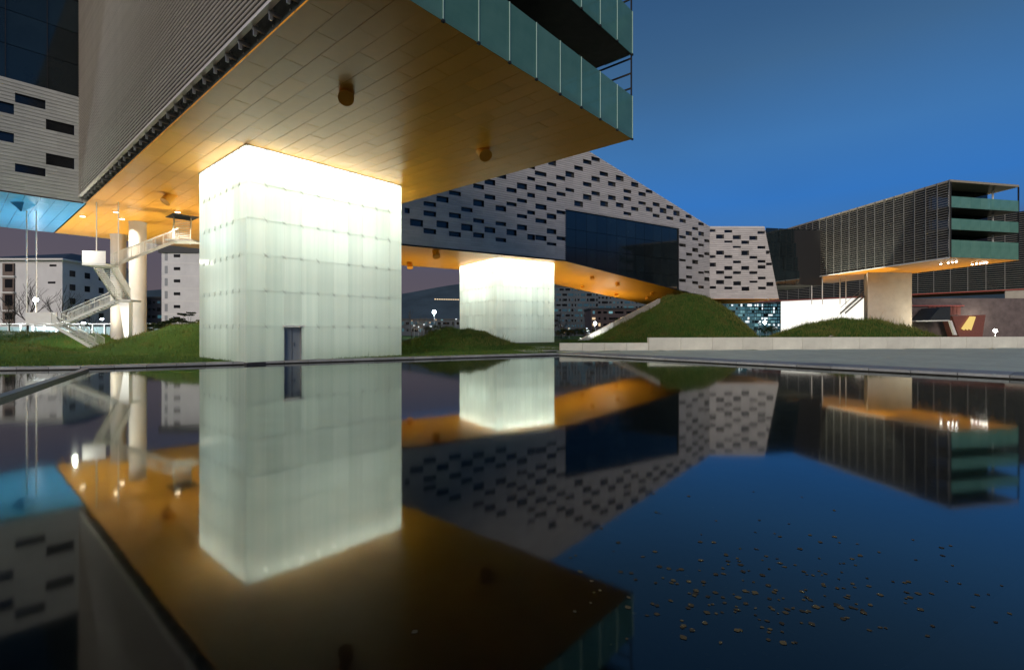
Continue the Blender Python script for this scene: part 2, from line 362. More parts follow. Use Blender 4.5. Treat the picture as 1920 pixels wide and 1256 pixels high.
# ------------------------------------------------------------------ ground, pool
def build_ground():
    # far sheet with a hole where the finer terrain and the pool lie
    m = MB(); S = 2500.0
    X0, X1, Y0, Y1 = TERX0, TERX1, TERY0, TERY1
    z = 0.14
    m.quad((-S, Y1, z), (S, Y1, z), (S, S*1.6, z), (-S, S*1.6, z))
    m.quad((-S, -S, z), (S, -S, z), (S, -12, z), (-S, -12, z))
    m.quad((-S, -12, z), (-72, -12, z), (-72, Y0, z), (-S, Y0, z)); m.quad((-S, Y0, z), (X0, Y0, z), (X0, Y1, z), (-S, Y1, z))
    m.quad((52.1, -12, z), (S, -12, z), (S, Y0, z), (26.0+3.3, Y0, z)); m.quad((X1, Y0, z), (S, Y0, z), (S, Y1, z), (X1, Y1, z))
    g = struct(m.build('ground', GROUND))
    # terrain grid
    st = 0.8; nx = int((X1-X0)/st); ny = int((Y1-Y0)/st); vs = []; idx = {}
    fs = []
    for j in range(ny+1):
        for i in range(nx+1):
            x = X0+(X1-X0)*i/nx; y = Y0+(Y1-Y0)*j/ny
            edge = min(x-X0, X1-x, Y1-y)
            zz = 0.145+(terrain(x, y)-0.145)*sm(edge/6.0)
            vs.append((x, y, zz))
    for j in range(ny):
        for i in range(nx):
            q = (j*(nx+1)+i, j*(nx+1)+i+1, (j+1)*(nx+1)+i+1, (j+1)*(nx+1)+i)
            if any(in_pool(vs[k][0], vs[k][1]) for k in q): continue
            fs.append(q)
    me = bpy.data.meshes.new('lawn'); me.from_pydata(vs, [], fs); me.update(); me.materials.append(GROUND)
    bm = bmesh.new(); bm.from_mesh(me); bmesh.ops.delete(bm, geom=[v for v in bm.verts if not v.link_faces], context='VERTS'); bm.to_mesh(me); bm.free()
    struct(link('lawn', me, smooth=True))
    # a level skirt closing the stepped rim of the lawn against the pool
    m = MB()
    for i in (0, 1, 4):
        p = Vector((*POOL[i], 0)); q = Vector((*POOL[(i+1) % 5], 0)); d = (q-p).normalized(); n = V(d.y, -d.x, 0)
        if i == 4: q, p = p, q; d = (q-p).normalized(); n = V(-d.y, d.x, 0); 
        n = n if not in_pool(*(((p+q)/2+n*0.5).xy)) else -n
        m.quad(p+UP*0.15-d*0.3, q+UP*0.15+d*0.3, q+n*2.2+UP*0.155+d*0.3, p+n*2.2+UP*0.155-d*0.3)
    struct(m.build('verge', GROUND))
build_ground()

def build_pool():
    m = MB(); n = len(POOL)
    m.v = [(x, y, 0.0) for x, y in POOL]; m.f = [tuple(range(n))]; m.t = [1]
    m.f = [tuple(reversed(range(n)))] if True else m.f
    w = m.build('pool_water', WATER)
    me = w.data; bm = bmesh.new(); bm.from_mesh(me); bmesh.ops.recalc_face_normals(bm, faces=bm.faces)
    if bm.faces[:][0].normal.z < 0: bmesh.ops.reverse_faces(bm, faces=bm.faces[:])
    bm.to_mesh(me); bm.free(); struct(w)
    PB = mat('pool_floor', (0.020, 0.022, 0.017), 0.7, noise=0.45, nscale=2.5)
    m = MB(); m.v = [(x, y, -0.34) for x, y in POOL]; m.f = [tuple(range(n))]; m.t = [1]
    for i in range(n):
        a = POOL[i]; b = POOL[(i+1) % n]; m.quad((*a, -0.34), (*b, -0.34), (*b, 0.13), (*a, 0.13))
    struct(m.build('pool_floor', PB))
    # submerged ledge at the near right
    lm = mat('ledge_stone', (0.075, 0.070, 0.085), 0.7, noise=0.2, nscale=2)
    m = MB(); p = on_plane_z(1960, 1022, 0); q = on_plane_z(1560, 1310, 0); d = (q-p).normalized(); nn = V(-d.y, d.x, 0)
    if nn.x < 0: nn = -nn
    a = p-d*14; b = q+d*4
    m.box(V(a.x, a.y, -0.335), b-a, nn*2.2, UP*0.20)
    tag(m.build('submerged_step', lm), 'dark stone ledge lying under the pool water beside the open corner', 'ledge')
build_pool()

# coping slabs along the rim
def coping(name, label, p, q, width, inward, step, over=0.10, z0=0.06, z1=0.19, m=PAVE):
    p, q = Vector((*p, 0)), Vector((*q, 0)); d = (q-p).normalized(); L = (q-p).length; n = V(-d.y, d.x, 0)
    if in_pool(*((p+q)/2+n*0.5).xy): n = -n
    root = thing(name, label, 'pool edge', p)
    k = max(1, round(L/step)); w = L/k
    mb = MB(); mb.box((0, 0, 0), (w-0.03, 0, 0), (0, width+over, 0), (0, 0, z1-z0)); me = mb.mesh('slab', m)
    mx = frame((0, 0, 0), d, n)
    if mx.determinant() < 0:
        for pgn in me.polygons: pgn.flip()
    for i in range(k):
        o = p+d*(w*i)-n*over+UP*(z0+random.uniform(-.002, .002)); link('slab', me, root, frame(o, d, n))
    mb = MB(); mb.box(p+n*0.02-UP*0.33, d*L, n*0.3, UP*0.37); mb.build('footing', DSTONE, root)
    return root, d, n
coping('pool_coping', 'grey stone coping slabs along the pool edge below the large lantern', POOL[0], POOL[1], 1.0, 1, 1.5)
coping('pool_coping', 'grey stone coping slabs along the side pool beside the lawn', POOL[1], (-60, 20.5), 0.7, 1, 1.5)
_, RD, RN = coping('pool_coping', 'wide grey stone coping band below the long pale wall', POOL[0], (47.0, -6.0), 2.7, 1, 1.8)
# weir wall between the two basins
m = MB(); p = on_plane_z(152, 692, 0.1); q = on_plane_z(-60, 758, 0.1); d = (q-p).normalized(); q = p+d*60
nn = V(-d.y, d.x, 0); m.box(V(p.x, p.y, -0.3), q-p, nn*0.34, UP*0.42)
tag(m.build('weir_wall', DSTONE), 'thin dark stone divider crossing the water from the lawn corner', 'divider')

# plaza right of the pool and the long pale wall along its far side
WA, WB, WC = V(4.9, 50.0, 0), V(14.2, 51.0, 0), V(74.0, 60.5, 0)
def wall_y(x): return WB.y+(x-WB.x)*(WC.y-WB.y)/(WC.x-WB.x)
def long_wall(name, label, p, q, ztop, zbot, thick, step):
    d = (q-p).normalized(); n = V(-d.y, d.x, 0); L = (q-p).length
    root = thing(name, label, 'wall', p+UP*0.1); k = round(L/step); w = L/k
    mb = MB(); mb.box((0, 0, 0), (w-0.035, 0, 0), (0, thick, 0), (0, 0, ztop-zbot)); me = mb.mesh('panel', CONCW)
    for i in range(k): link('panel', me, root, frame(p+d*(w*i)+n*random.uniform(0, .008)+UP*(zbot+random.uniform(-.004, .004)), d, n))
    mb = MB(); mb.box(p+d*.01+n*(thick*0.3)+UP*(zbot-0.1), d*(L-0.05), n*thick*0.5, UP*(ztop-zbot+0.06)); mb.build('backing', DSTONE, root)
long_wall('low_wall', 'short low pale concrete wall below the parapet of the tall mound', WA, WB, 0.95, 0.1, 0.4, 2.3)
long_wall('long_wall', 'long pale concrete wall in front of the two grassy mounds', WB+V(0.03, 0, 0), WC, 1.48, 0.1, 0.45, 3.6)
def plaza():
    root = thing('plaza_paving', 'wide pale slab paving between the pool coping and the long wall', 'paving', Vector((*POOL[0], 0))+RN*3)
    PM = mat('plaza_slab', (0.52, 0.58, 0.46), 0.6, noise=.12, nscale=1.2, bump=.05, bscale=20, objrand=.06)
    o = Vector((*POOL[0], 0)); S = 3.0
    mb = MB(); mb.box((0, 0, 0), (S-.015, 0, 0), (0, S-.015, 0), (0, 0, .06)); me = mb.mesh('slab', PM)
    if frame((0, 0, 0), RD, RN).determinant() < 0:
        for pg in me.polygons: pg.flip()
    for i in range(-2, 22):
        for k in range(0, 18):
            p = o+RD*(S*i)+RN*(2.78+S*k); c = p+RD*S*.5+RN*S*.5
            far = max((p+RD*a_*S+RN*b_*S).y-wall_y((p+RD*a_*S+RN*b_*S).x) for a_ in (0, 1) for b_ in (0, 1))
            if far > 1.6 or c.x < 3.5: continue
            link('slab', me, root, frame(p+UP*(.125+random.uniform(-.002, .002)), RD, RN))
plaza()
# paved forecourt before the second lantern
mb = MB(); c = [on_plane_z(985, 660, .2), on_plane_z(1062, 658, .2), on_plane_z(1058, 649, .2), on_plane_z(930, 651, .2)]
mb.quad(*[V(p_.x, p_.y, 0.21) for p_ in c]); struct(mb.build('path', PAVE))

# ------------------------------------------------------------------ generic facade of tilted boards with recessed windows
def facade(root, O, D, N, rows, hb, cuts, wins, cmat, colw=2.0, proud=0.10, wmat=WGLASS, depth=0.28):
    O, D, N = Vector(O), Vector(D), Vector(N)
    def pt(s, z, n): return O+D*s+N*n+UP*z
    full = hb; hb = hb/3; z0, z1 = rows; n = int(round((z1-z0)/hb)); mb = MB(); tones = {}
    W = []
    for (s0, s1, za, zb) in wins:
        za -= 0.06; zb += 0.07
        i0 = round((za-z0)/hb); i1 = max(i0+1, round((zb-z0)/hb)); W.append((s0, s1, i0, i1))
    for k in range(n):
        zl, zh = z0+k*hb, z0+(k+1)*hb; zm = (zl+zh)/2
        iv = []
        for c in cuts(zm):
            iv.append(c)
        for (s0, s1, i0, i1) in W:
            if i0 <= k < i1:
                ni = []
                for (lo, hi, fl, fh) in iv:
                    if s1 <= lo or s0 >= hi: ni.append((lo, hi, fl, fh)); continue
                    if s0 > lo+0.02: ni.append((lo, s0, fl, 0))
                    if s1 < hi-0.02: ni.append((s1, hi, 0, fh))
                iv = ni
        for (lo, hi, fl, fh) in iv:                       # fl, fh: slope ds/dz of each end
            s = lo; first = True
            while s < hi-1e-4:
                e = min(hi, (math.floor(s/colw+1e-6)+1)*colw)
                if hi-e < 0.15: e = hi
                sl = fl*(hb/2) if first else 0; sh = fh*(hb/2) if e >= hi-1e-6 else 0
                key = (int(s//colw), k//3); tn = tones.setdefault(key, random.uniform(0.90, 1.06))
                pl, ph = proud*(1-0.27*(k % 3)), proud*(1-0.27*(k % 3+1))
                a, b_, c, d_ = pt(s-sl, zl, pl), pt(e-sh, zl, pl), pt(e+sh, zh, ph), pt(s+sl, zh, ph)
                mb.quad(a, b_, c, d_, tn)
                if k % 3 == 0: mb.quad(pt(s-sl, zl, proud*0.19), pt(e-sh, zl, proud*0.19), b_, a, tn)
                s = e; first = False
    cl_ = mb.build('cladding', cmat, root); cl_['kind'] = 'stuff'
    for (s0, s1, i0, i1) in W:
        za, zb = z0+i0*hb, z0+i1*hb; w = MB(); f = proud*0.5
        fr = [pt(s0, za, f), pt(s1, za, f), pt(s1, zb, f), pt(s0, zb, f)]; bk = [pt(s0, za, -depth), pt(s1, za, -depth), pt(s1, zb, -depth), pt(s0, zb, -depth)]
        w.quad(*bk)
        for i in range(4):
            j = (i+1) % 4; w.quad(fr[i], fr[j], bk[j], bk[i])
        w.build('window', wmat, root)

# ------------------------------------------------------------------ first wing (the big one overhead)
wing = thing('office_wing', 'raised office wing with orange underside, grey louvres and green glass balconies', 'building', P(0, 0, 0))
def soffit_panels(root, name, a0, a1, b0, b1, sw, sl, m, skip=lambda a, b: False, limit=300, key=None):
    na = round((a1-a0)/sw); w = (a1-a0)/na; items = []
    for i in range(na):
        b = b0-(sl*0.5 if i % 2 else 0)
        while b < b1-0.01:
            lo, hi = max(b, b0), min(b+sl, b1)
            if not skip(a0+w*(i+.5), (lo+hi)/2): items.append((a0+w*i, lo, w, hi-lo))
            b += sl
    items.sort(key=key); shared = {}; rest = MB(); g = 0.010
    for n, (a, b, w_, l_) in enumerate(items):
        dz = random.uniform(-0.004, 0.004)
        if n < limit:
            k = (round(w_, 3), round(l_, 3))
            if k not in shared:
                mb = MB(); mb.box((g, g, 0), (w_-2*g, 0, 0), (0, l_-2*g, 0), (0, 0, 0.05)); shared[k] = mb.mesh(name, m)
            link(name, shared[k], root, frame(P(a, b, ZS+dz), A, B) )
        else:
            rest.box(P(a+g, b+g, ZS+dz), A*(w_-2*g), B*(l_-2*g), UP*0.05)
    if rest.v: rest.build(name+'_rest', m, root)['kind'] = 'stuff'
def cam_key(it): c = P(it[0], it[1], ZS); return c.length - (60 if c.y > 14 else 0)
stair_hole = lambda a, b: 9.0 < a < 11.0 and 40 < b < 44
soffit_panels(wing, 'soffit_panel', 0, W1, 0, L1, 0.97, 2.9, ORANGE, key=cam_key)
mb = MB(); mb.box(P(0.02, 0.02, ZS+0.04), A*(W1-0.04), B*(L1-0.04), UP*0.25); mb.build('soffit_backing', DARK, wing)
# enclosed volume behind the balconies
mb = MB(); mb.box(P(0.05, 6.0, ZS+0.32), A*(W1-2.4), B*(L1-6.1), UP*(TOP1-ZS-0.4)); mb.build('glazed_core', DGLASS, wing)
# left flank: dark glazing strip, fittings, brackets and louvres
mb = MB(); mb.box(P(-0.02, 0.02, ZS+0.05), A*0.05, B*(BJ-0.02), UP*3.2); mb.build('glazing_strip', mat('strip_glass', (.10, .135, .14), .15, noise=.25), wing)
mb = MB(); mb.box(P(-0.1, 0, ZS-0.02), A*0.12, B*(BJ), UP*0.09); mb.build('drip_edge', ORANGE, wing)
LB = ZS+0.62; AL = -0.5
lpr = [(0.0, 0.0), (0.05, -0.015), (0.16, 0.10), (0.17, 0.19), (0.15, 0.20), (0.03, 0.07)]
lme = MB(); lme.hexa([(x, 0, z) for x, z in lpr], [(x, BJ+1.0, z) for x, z in lpr])
lme = lme.mesh('louvre', LOUV)
for i in range(88):
    link('louvre', lme, wing, frame(P(AL-0.15, -1.0, LB+0.245*i), A, B))
lb2 = MB(); lb2.box(P(AL-0.17, -1.0, LB-0.16), A*0.22, B*(BJ+1), UP*0.12); lb2.build('bottom_rail', LOUV, wing)
brk = MB(); brk.box((0, 0, 0), (0.5, 0, 0), (0, 0.10, 0), (0, 0, 0.14)); brk.box((0.02, 0.01, -0.22), (0.12, 0, 0), (0, 0.08, 0), (0, 0, 0.22)); brk = brk.mesh('bracket', STEEL)
post = MB(); post.box((0, 0, 0), (0.07, 0, 0), (0, 0.06, 0), (0, 0, 21.2)); post = post.mesh('louvre_post', STEEL)
dot = MB(); dot.tube((0, 0, 0), (-0.05, 0, 0), 0.05, n=8); dot = dot.mesh('fitting', STEEL)
for i in range(31):
    b = 0.6+1.5*i
    link('bracket', brk, wing, frame(P(AL, b, LB-0.30), A, B)); link('louvre_post', post, wing, frame(P(AL+0.08, b, LB-0.1), A, B))
    if i < 16:
        for k in range(4): link('fitting', dot, wing, frame(P(-0.02, b+0.7, ZS+0.32+0.3*k), A, B))
# end balconies
FH = 5.27
for f in range(4):
    z = ZS+FH*f
    mb = MB()
    mb.box(P(0.03, 0.06, z+(0.33 if f == 0 else 0.02)), A*(W1-0.1), B*5.94, UP*(0.12 if f == 0 else 0.42)); mb.build('balcony_slab', SLAB, wing)
    pw = W1/10
    gm = MB(); gm.box((0.012, 0, 0), (pw-0.024, 0, 0), (0, 0.025, 0), (0, 0, 2.68)); gm = gm.mesh('glass_panel', GGLASS)
    ge = MB(); ge.box((-0.018, -0.03, -0.03), (0.036, 0, 0), (0, 0.03, 0), (0, 0, 2.72)); ge = ge.mesh('glass_fin', GEDGE)
    clp = MB(); clp.box((-0.07, -0.05, -0.06), (0.14, 0, 0), (0, 0.1, 0), (0, 0, 0.10)); clp = clp.mesh('glass_clamp', DARK)
    for i in range(10): link('glass_panel', gm, wing, frame(P(pw*i, 0, z+0.0), A, B))
    for i in range(11): link('glass_fin', ge, wing, frame(P(min(pw*i, W1-0.02), 0, z), A, B)); link('glass_clamp', clp, wing, frame(P(min(pw*i, W1-0.05), 0, z), A, B))
    # return balustrade along the right flank
    gs = MB(); gs.box(P(W1-0.04, 0.04, z+0.02), A*0.025, B*1.9, UP*2.6); gs.build('glass_panel', GGLASS, wing)
    mb = MB(); mb.tube(P(W1-2.1, 2.6, z+0.4), P(W1-2.1, 2.6, z+FH), 0.12, n=12); mb.build('balcony_post', COLM, wing)
mb = MB(); mb.box(P(W1-0.09, 0.03, ZS-0.02), A*0.09, B*0.07, UP*(TOP1-ZS)); mb.build('corner_post', DARK, wing)
bl = MB(); bl.box((0, 0.1, 0), (0.06, 0, 0), (0, L1-0.2, 0), (0, 0, 0.10)); bl = bl.mesh('side_blade', DARK)
for i in range(23): link('side_blade', bl, wing, frame(P(W1-0.07, 0, ZS+0.35+0.93*i), A, B))
mb = MB(); mb.box(P(-0.02, 0.02, TOP1), A*(W1+0.04), B*(L1-0.04), UP*0.4); mb.build('roof', SLAB, wing)
for (a, b, l) in ((W1-0.12, 6.05, L1-6.1),):
    mb = MB(); mb.box(P(a, b, ZS+0.08), A*0.06, B*l, UP*2.4); mb.build('edge_beam', DARK, wing)

# scoop-shaped tubes under the soffits
def scoop(u, v, zs, dirv, r, ln, label, grp='orange scoops under the raised wings', mm=ORANGE):
    c = on_plane_z(u, v, zs); root = thing('soffit_scoop', label, 'ceiling fixture', c+UP*-0.0, grp)
    d = Vector(dirv).normalized(); mb = MB(); x = d.orthogonal().normalized(); x = d.cross(UP).normalized(); y = x.cross(d); n = 28
    base = []; tip = []
    for i in range(n):
        t = 2*math.pi*i/n; off = x*math.cos(t)*r+y*math.sin(t)*r
        p = c+off; k = (zs+0.02-p.z)/d.z; base.append(p+d*k)
        tip.append(c+off+d*ln)
    mb.hexa(base, tip); o = mb.build('tube', mm, root)
    m2 = MB(); ring = []
    for i in range(n):
        j = (i+1) % n; q = lambda pnt, s: c+d*ln+(pnt-c-d*ln)*s
        m2.quad(q(tip[i], 1.04)-d*0.05, q(tip[j], 1.04)-d*0.05, q(tip[j], 1.04)+d*0.02, q(tip[i], 1.04)+d*0.02)
        m2.quad(q(tip[i], 1.04)+d*0.02, q(tip[j], 1.04)+d*0.02, q(tip[j], 0.94)+d*0.02, q(tip[i], 0.94)+d*0.02)
    m2.build('rim', mm, root)
scoop(650, 176, ZS, (0.16, -0.62, -0.62), 0.37, 0.62, 'orange tube scoop nearest above the lantern door face')
scoop(905, 283, ZS, (0.30, -0.55, -0.62), 0.42, 0.65, 'orange tube scoop under the open corner of the wing')
scoop(322, 366, ZS, (-0.25, -0.5, -0.75), 0.40, 0.9, 'orange tube scoop beside the stair opening in the soffit')

# ------------------------------------------------------------------ wing with the blue underside
bw = thing('blue_soffit_wing', 'grey clad wing with small windows, dark glazing and bright blue underside', 'building', P(-14, BJ, 0))
aw = 16.0
def bpanels():
    k = 0
    g = 0.012; shared = MB(); shared.box((g, g, 0), (0.976, 0, 0), (0, 2.976, 0), (0, 0, .05)); shared = shared.mesh('soffit_panel', BLUE)
    for i in range(16):
        for j in range(7): link('soffit_panel', shared, bw, frame(P(-0.12-1.0*(i+1), BJ+0.05+3.0*j, ZS+random.uniform(-.004, .004)), A, B))
bpanels()
mb = MB(); mb.box(P(-aw-0.1, BJ+0.04, ZS+0.04), A*(aw-0.02), B*(L1-BJ-0.05), UP*0.25); mb.build('soffit_backing', DARK, bw)
mb = MB(); mb.box(P(-aw, BJ+0.35, ZS+0.3), A*(aw-0.02), B*(L1-BJ-0.5), UP*(TOP1-ZS-0.3)); mb.build('wall', DARK, bw)
O5 = P(0, BJ, 0); D5 = A; N5 = -B
w5 = []
for (u0, u1, va, vb) in ((28, 85, 175, 191), (-30, 26, 192, 209), (86, 139, 224, 242), (-30, 26, 246, 262), (86, 139, 289, 307), (28, 85, 307, 320)):
    uu = max(u0, 0.5) if u0 >= 0 else 0.5
    s0, zb = on_wall(uu, va, O5, D5); _, za = on_wall(uu, vb, O5, D5); s1, _ = on_wall(u1, va, O5, D5)
    if u0 < 0: s0 = s1-2.1
    w5.append((s0, s1, za, zb))
GL5 = 23.9
facade(bw, O5, D5, N5, (ZS+0.02, GL5), 0.305, lambda z: [(-aw, -0.02, 0, 0)], w5, CLADL, 2.1, 0.07, depth=0.2)
mb = MB(); mb.box(P(-aw, BJ-0.12, ZS-0.06), A*(aw-0.3), B*0.16, UP*0.10); mb.build('drip_edge', DARK, bw)
for j in range(4):
    for i in range(6):
        mb = MB(); mb.box(P(-0.1-2.62*(i+1), BJ+0.10, GL5+0.04+2.95*j), A*2.58, B*0.05, UP*2.9); mb.build('glass_pane', DGLASS, bw)
for i in range(7):
    mb = MB(); mb.box(P(-0.14-2.62*i, BJ+0.06, GL5), A*0.05, B*0.06, UP*12); mb.build('mullion', DARK, bw)
scoopc = on_plane_z(44, 382, ZS)
sr = thing('soffit_pyramid', 'blue faceted scoop hanging from the blue underside', 'ceiling fixture', scoopc)
mb = MB(); q = [scoopc+A*0.9, scoopc+B*0.9, scoopc-A*0.9, scoopc-B*0.9]; ap = scoopc+V(0.1, -0.3, -0.85)
q = [p_+UP*0.02 for p_ in q]
for i in range(4): mb.tri(q[i], q[(i+1) % 4], ap)
mb.build('scoop_body', BLUE, sr)

# ------------------------------------------------------------------ glass lanterns
def lantern(label, C, D, N, L, W, z0, z1, cols, cols2, rows, ptop, pwash, door=None, fittings=True, tint=(1.0, 0.975, 0.96)):
    C, D, N = Vector(C), Vector(D), Vector(N)
    root = thing('glass_lantern', label, 'glass tower', C)
    faces = [(C, D, N, L, cols), (C+N*W, -N, D, W, cols2), (C+D*L, N, -D, W, cols2), (C+D*L+N*W, -D, -N, L, cols)]
    rh = (z1-z0)/rows; sh = {}
    fm = MB()
    for sgn in (1, -1):
        c_, s_ = math.cos(R(45)), math.sin(R(45))*sgn
        fm.box(V(-0.22*c_-0.010*s_, -0.030, -0.22*s_+0.010*c_), (0.44*c_, 0, 0.44*s_), (0, 0.02, 0), (0.020*s_, 0, -0.020*c_))
    fm.tube((0, -0.035, 0), (0, 0.03, 0), 0.035, n=8)
    fm = fm.mesh('spider_fitting', mat('fitting_grey', (0.54, 0.60, 0.56), 0.5))
    for fi, (o, d, n, ln, nc) in enumerate(faces):
        w = ln/nc; key = (round(w, 3))
        if key not in sh:
            mb = MB(); g = 0.003; q = [V(g, 0, g), V(w-g, 0, g), V(w-g, 0, rh-g), V(g, 0, rh-g)]; mb.quad(*q)
            for i in range(4): mb.quad(q[(i+1) % 4], q[i], q[i]+V(0, .006 if i % 2 else .028, 0), q[(i+1) % 4]+V(0, .006 if i % 2 else .028, 0))
            sh[key] = mb.mesh('glass_panel', LGLASS)
        flip = frame((0, 0, 0), d, n).determinant() < 0
        for i in range(nc):
            for k in range(rows):
                if door is not None and fi == 0 and i == door and k == 0: continue
                link('glass_panel', sh[key], root, frame(o+d*(w*i)+UP*(z0+rh*k), d, n))
        if fittings and fi in (0, 1):
            for i in range(1, nc):
                for k in range(1, rows):
                    if random.random() < 0.93: link('spider_fitting', fm, root, frame(o+d*(w*i)+UP*(z0+rh*k), d, n) @ Matrix.Rotation(random.uniform(-.15, .15), 4, 'Y'))
        # line of lamps under the top edge, and unseen area lights added at the core to lift the glow
        mid = o+d*(ln/2)
        area_on('lantern_top_lamp', mid+n*0.55+UP*(z1-0.25), d, -n*0.75-UP*0.65, ln-1.2, 0.25, ptop*ln, tint)
        for (zz, pw) in ((0.74, 1.95), (0.45, 0.80), (0.16, 0.68)):
            area_on('lantern_core_fill', mid+n*1.42+UP*(z0+(z1-z0)*zz), d, -n, ln-3.2, (z1-z0)*0.42, pwash*ln*pw, tint)
    mb = MB(); mb.box(C+D*1.5+N*1.5+UP*z0, D*(L-3.0), N*(W-3.0), UP*(z1-z0-0.03)); mb.build('core', LCORE, root)
    mb = MB(); mb.box(C+D*0.03+N*0.03+UP*(z0-0.5), D*(L-0.06), N*(W-0.06), UP*0.48); mb.build('plinth', DSTONE, root)
    mb = MB()
    for (o, d, n, ln, nc) in faces:
        mb.box(o-n*0.03+UP*(z1-0.02), d*ln, n*0.06, UP*0.035)
        w = ln/nc
        for i in range(0, nc+1): mb.box(o+d*(min(w*i, ln-0.1))-n*0.06+UP*(z1-0.10), d*0.08, n*0.05, UP*0.1)
    mb.build('top_rail', STEEL, root)
    for k in range(1, rows):
        for (o, d, n, ln, nc) in faces[:2]:
            mb = MB(); mb.box(o-n*.004+UP*(z0+rh*k-.006), d*ln, n*.02, UP*.012); mb.build('panel_joint', mat('joint_sealant', (.55, .62, .57), .6), root)
    if door is not None:
        w = L/cols; o = C+D*(w*door)
        mb = MB(); mb.box(o+D*0.02+N*0.16+UP*z0, D*(w-0.04), N*0.06, UP*(rh-0.06)); dr = mb.build('door', DOORM, root)
        mb = MB(); mb.box(o+D*(w*0.5-0.006)+N*0.14+UP*(z0+0.02), D*0.012, N*0.03, UP*(rh-0.12)); mb.build('door_joint', DARK, dr)
        mb = MB(); mb.box(o+D*(w*0.56)+N*0.10+UP*(z0+1.0), D*0.03, N*0.06, UP*0.22); mb.build('handle', STEEL, dr)
        mb = MB(); mb.box(o-D*0.0+N*0.0+UP*z0, D*0.03, N*0.2, UP*(rh-0.01)); mb.box(o+D*(w-0.03)+UP*z0, D*0.03, N*0.2, UP*(rh-0.01)); mb.build('door_frame', STEEL, root)
        mb = MB(); mb.box(o-D*0.1-N*0.35+UP*(z0+rh-0.02), D*(w+0.2), N*0.5, UP*0.07); mb.build('door_canopy', WHITE, root)
    return root
T0 = on_plane_z(462, 270, ZS)
lantern('large glowing frosted glass lantern tower with a grey door beside the pool', (T0.x, T0.y, 0), A, B, 12.0, 8.9, 0.17, ZS-0.02, 10, 8, 6, 46, 9.6, door=2)
D2 = V(0.842, 0.539, 0).normalized(); N2 = V(-D2.y, D2.x, 0)
lantern('farther glowing glass lantern tower under the patterned white wing', (-2.5, 80.1, 0), D2, N2, 11.8, 13.4, 0.2, ZS-0.02, 10, 11, 6, 60, 10, fittings=True)

# ------------------------------------------------------------------ patterned wing behind
pwg = thing('patterned_wing', 'pale clad wing with scattered dark windows, sloping roof and large dark glazing', 'building', (7.2, 83, 0))
O2 = V(7.2, 83, 0); SL, SR_ = -46.0, 41.8; GS0, GS1, GZ = 2.3, 31.7, 23.0
sof = lambda s: ZS if s < GS0 else ZS-(s-GS0)*0.125
roof = lambda s: min(38.6, 33.7-0.275*(s-8.4))
def cuts2(z):
    hi = min(SR_, 8.4+(33.7-z)/0.275); fh = -1/0.275 if hi < SR_ else 0
    if z < GZ:
        lo = max(GS1, 2.3+(ZS-z)/0.125); fl = -1/0.125 if lo > GS1 else 0
        r = [(lo, hi, fl, fh)] if lo < hi-0.1 else []
        if z > ZS: r.append((SL, GS0, 0, 0))
        return r
    return [(SL, hi, 0, fh)] if z < 38.6 else []
Z1 = (750, 340, 6.0); Z2 = (930, 280, 4.5714); Z3 = (1260, 400, 7.386)
WZ1 = [(50,105,305,350),(110,255,428,492),(262,402,230,268),(262,402,338,382),(262,402,536,576),(408,542,165,222),(408,542,448,508),(548,682,108,148),
(548,682,356,398),(548,682,570,612),(685,812,292,332),(685,812,482,542),(820,942,30,70),(820,942,208,268),(820,942,418,458),(820,942,582,622),(948,1068,-28,22),
(948,1068,148,190),(948,1068,518,572),(1072,1190,270,328),(1072,1190,452,488),(1072,1190,635,675),(1195,1308,75,112),(1195,1308,230,270),(1195,1308,545,600),
(1312,1425,15,75),(1312,1425,195,228),(1312,1425,368,408),(1312,1425,485,542),(1428,1515,135,170),(1428,1515,332,362),(1428,1515,600,650),(1520,1645,40,92),
(1520,1645,253,305),(1520,1645,420,458),(1520,1645,605,660),(1648,1755,10,45),(1648,1755,178,212),(1648,1755,365,415),(1648,1755,535,585),(1648,1755,685,715),
(1758,1858,120,155),(1758,1858,328,360),(1758,1858,622,650)]
WZ2 = [(445,512,88,128),(265,332,138,162),(0,85,205,242),(330,430,188,220),(265,332,235,258),(512,590,228,258),(592,667,190,232),(592,667,330,355),(668,742,140,168),
(668,742,445,482),(743,815,90,118),(743,815,280,308),(743,815,388,428),(815,886,66,95),(815,886,230,268),(815,886,362,388),(886,957,193,218),(890,957,445,482),
(957,1022,273,310),(957,1022,393,428),(1025,1090,225,262),(1025,1090,457,492),(1090,1155,342,366),(1090,1155,404,430),(1090,1155,535,558),(1155,1217,282,315),
(1155,1217,495,518),(1218,1280,368,392),(1218,1280,445,470),(1280,1338,345,370),(1282,1338,495,528),(1340,1398,456,480),(1340,1398,555,578),(1400,1457,505,540),
(1457,1515,480,505),(1457,1515,575,598),(1517,1570,528,560)]
WZ3 = [(100,185,80,118),(185,265,20,58),(185,270,248,295),(95,185,310,340),(95,185,422,455),(95,185,632,658),(95,185,910,940),(190,272,548,576),(190,272,732,765),
(190,272,865,893),(275,355,190,222),(275,355,338,370),(275,355,482,530),(275,355,645,695),(275,355,938,970),(360,435,130,162),(360,435,258,305),(360,435,424,452),
(360,435,568,598),(360,435,805,832),(360,435,1005,1032),(442,513,362,390),(442,513,540,570),(442,513,798,825),(442,513,885,930)]
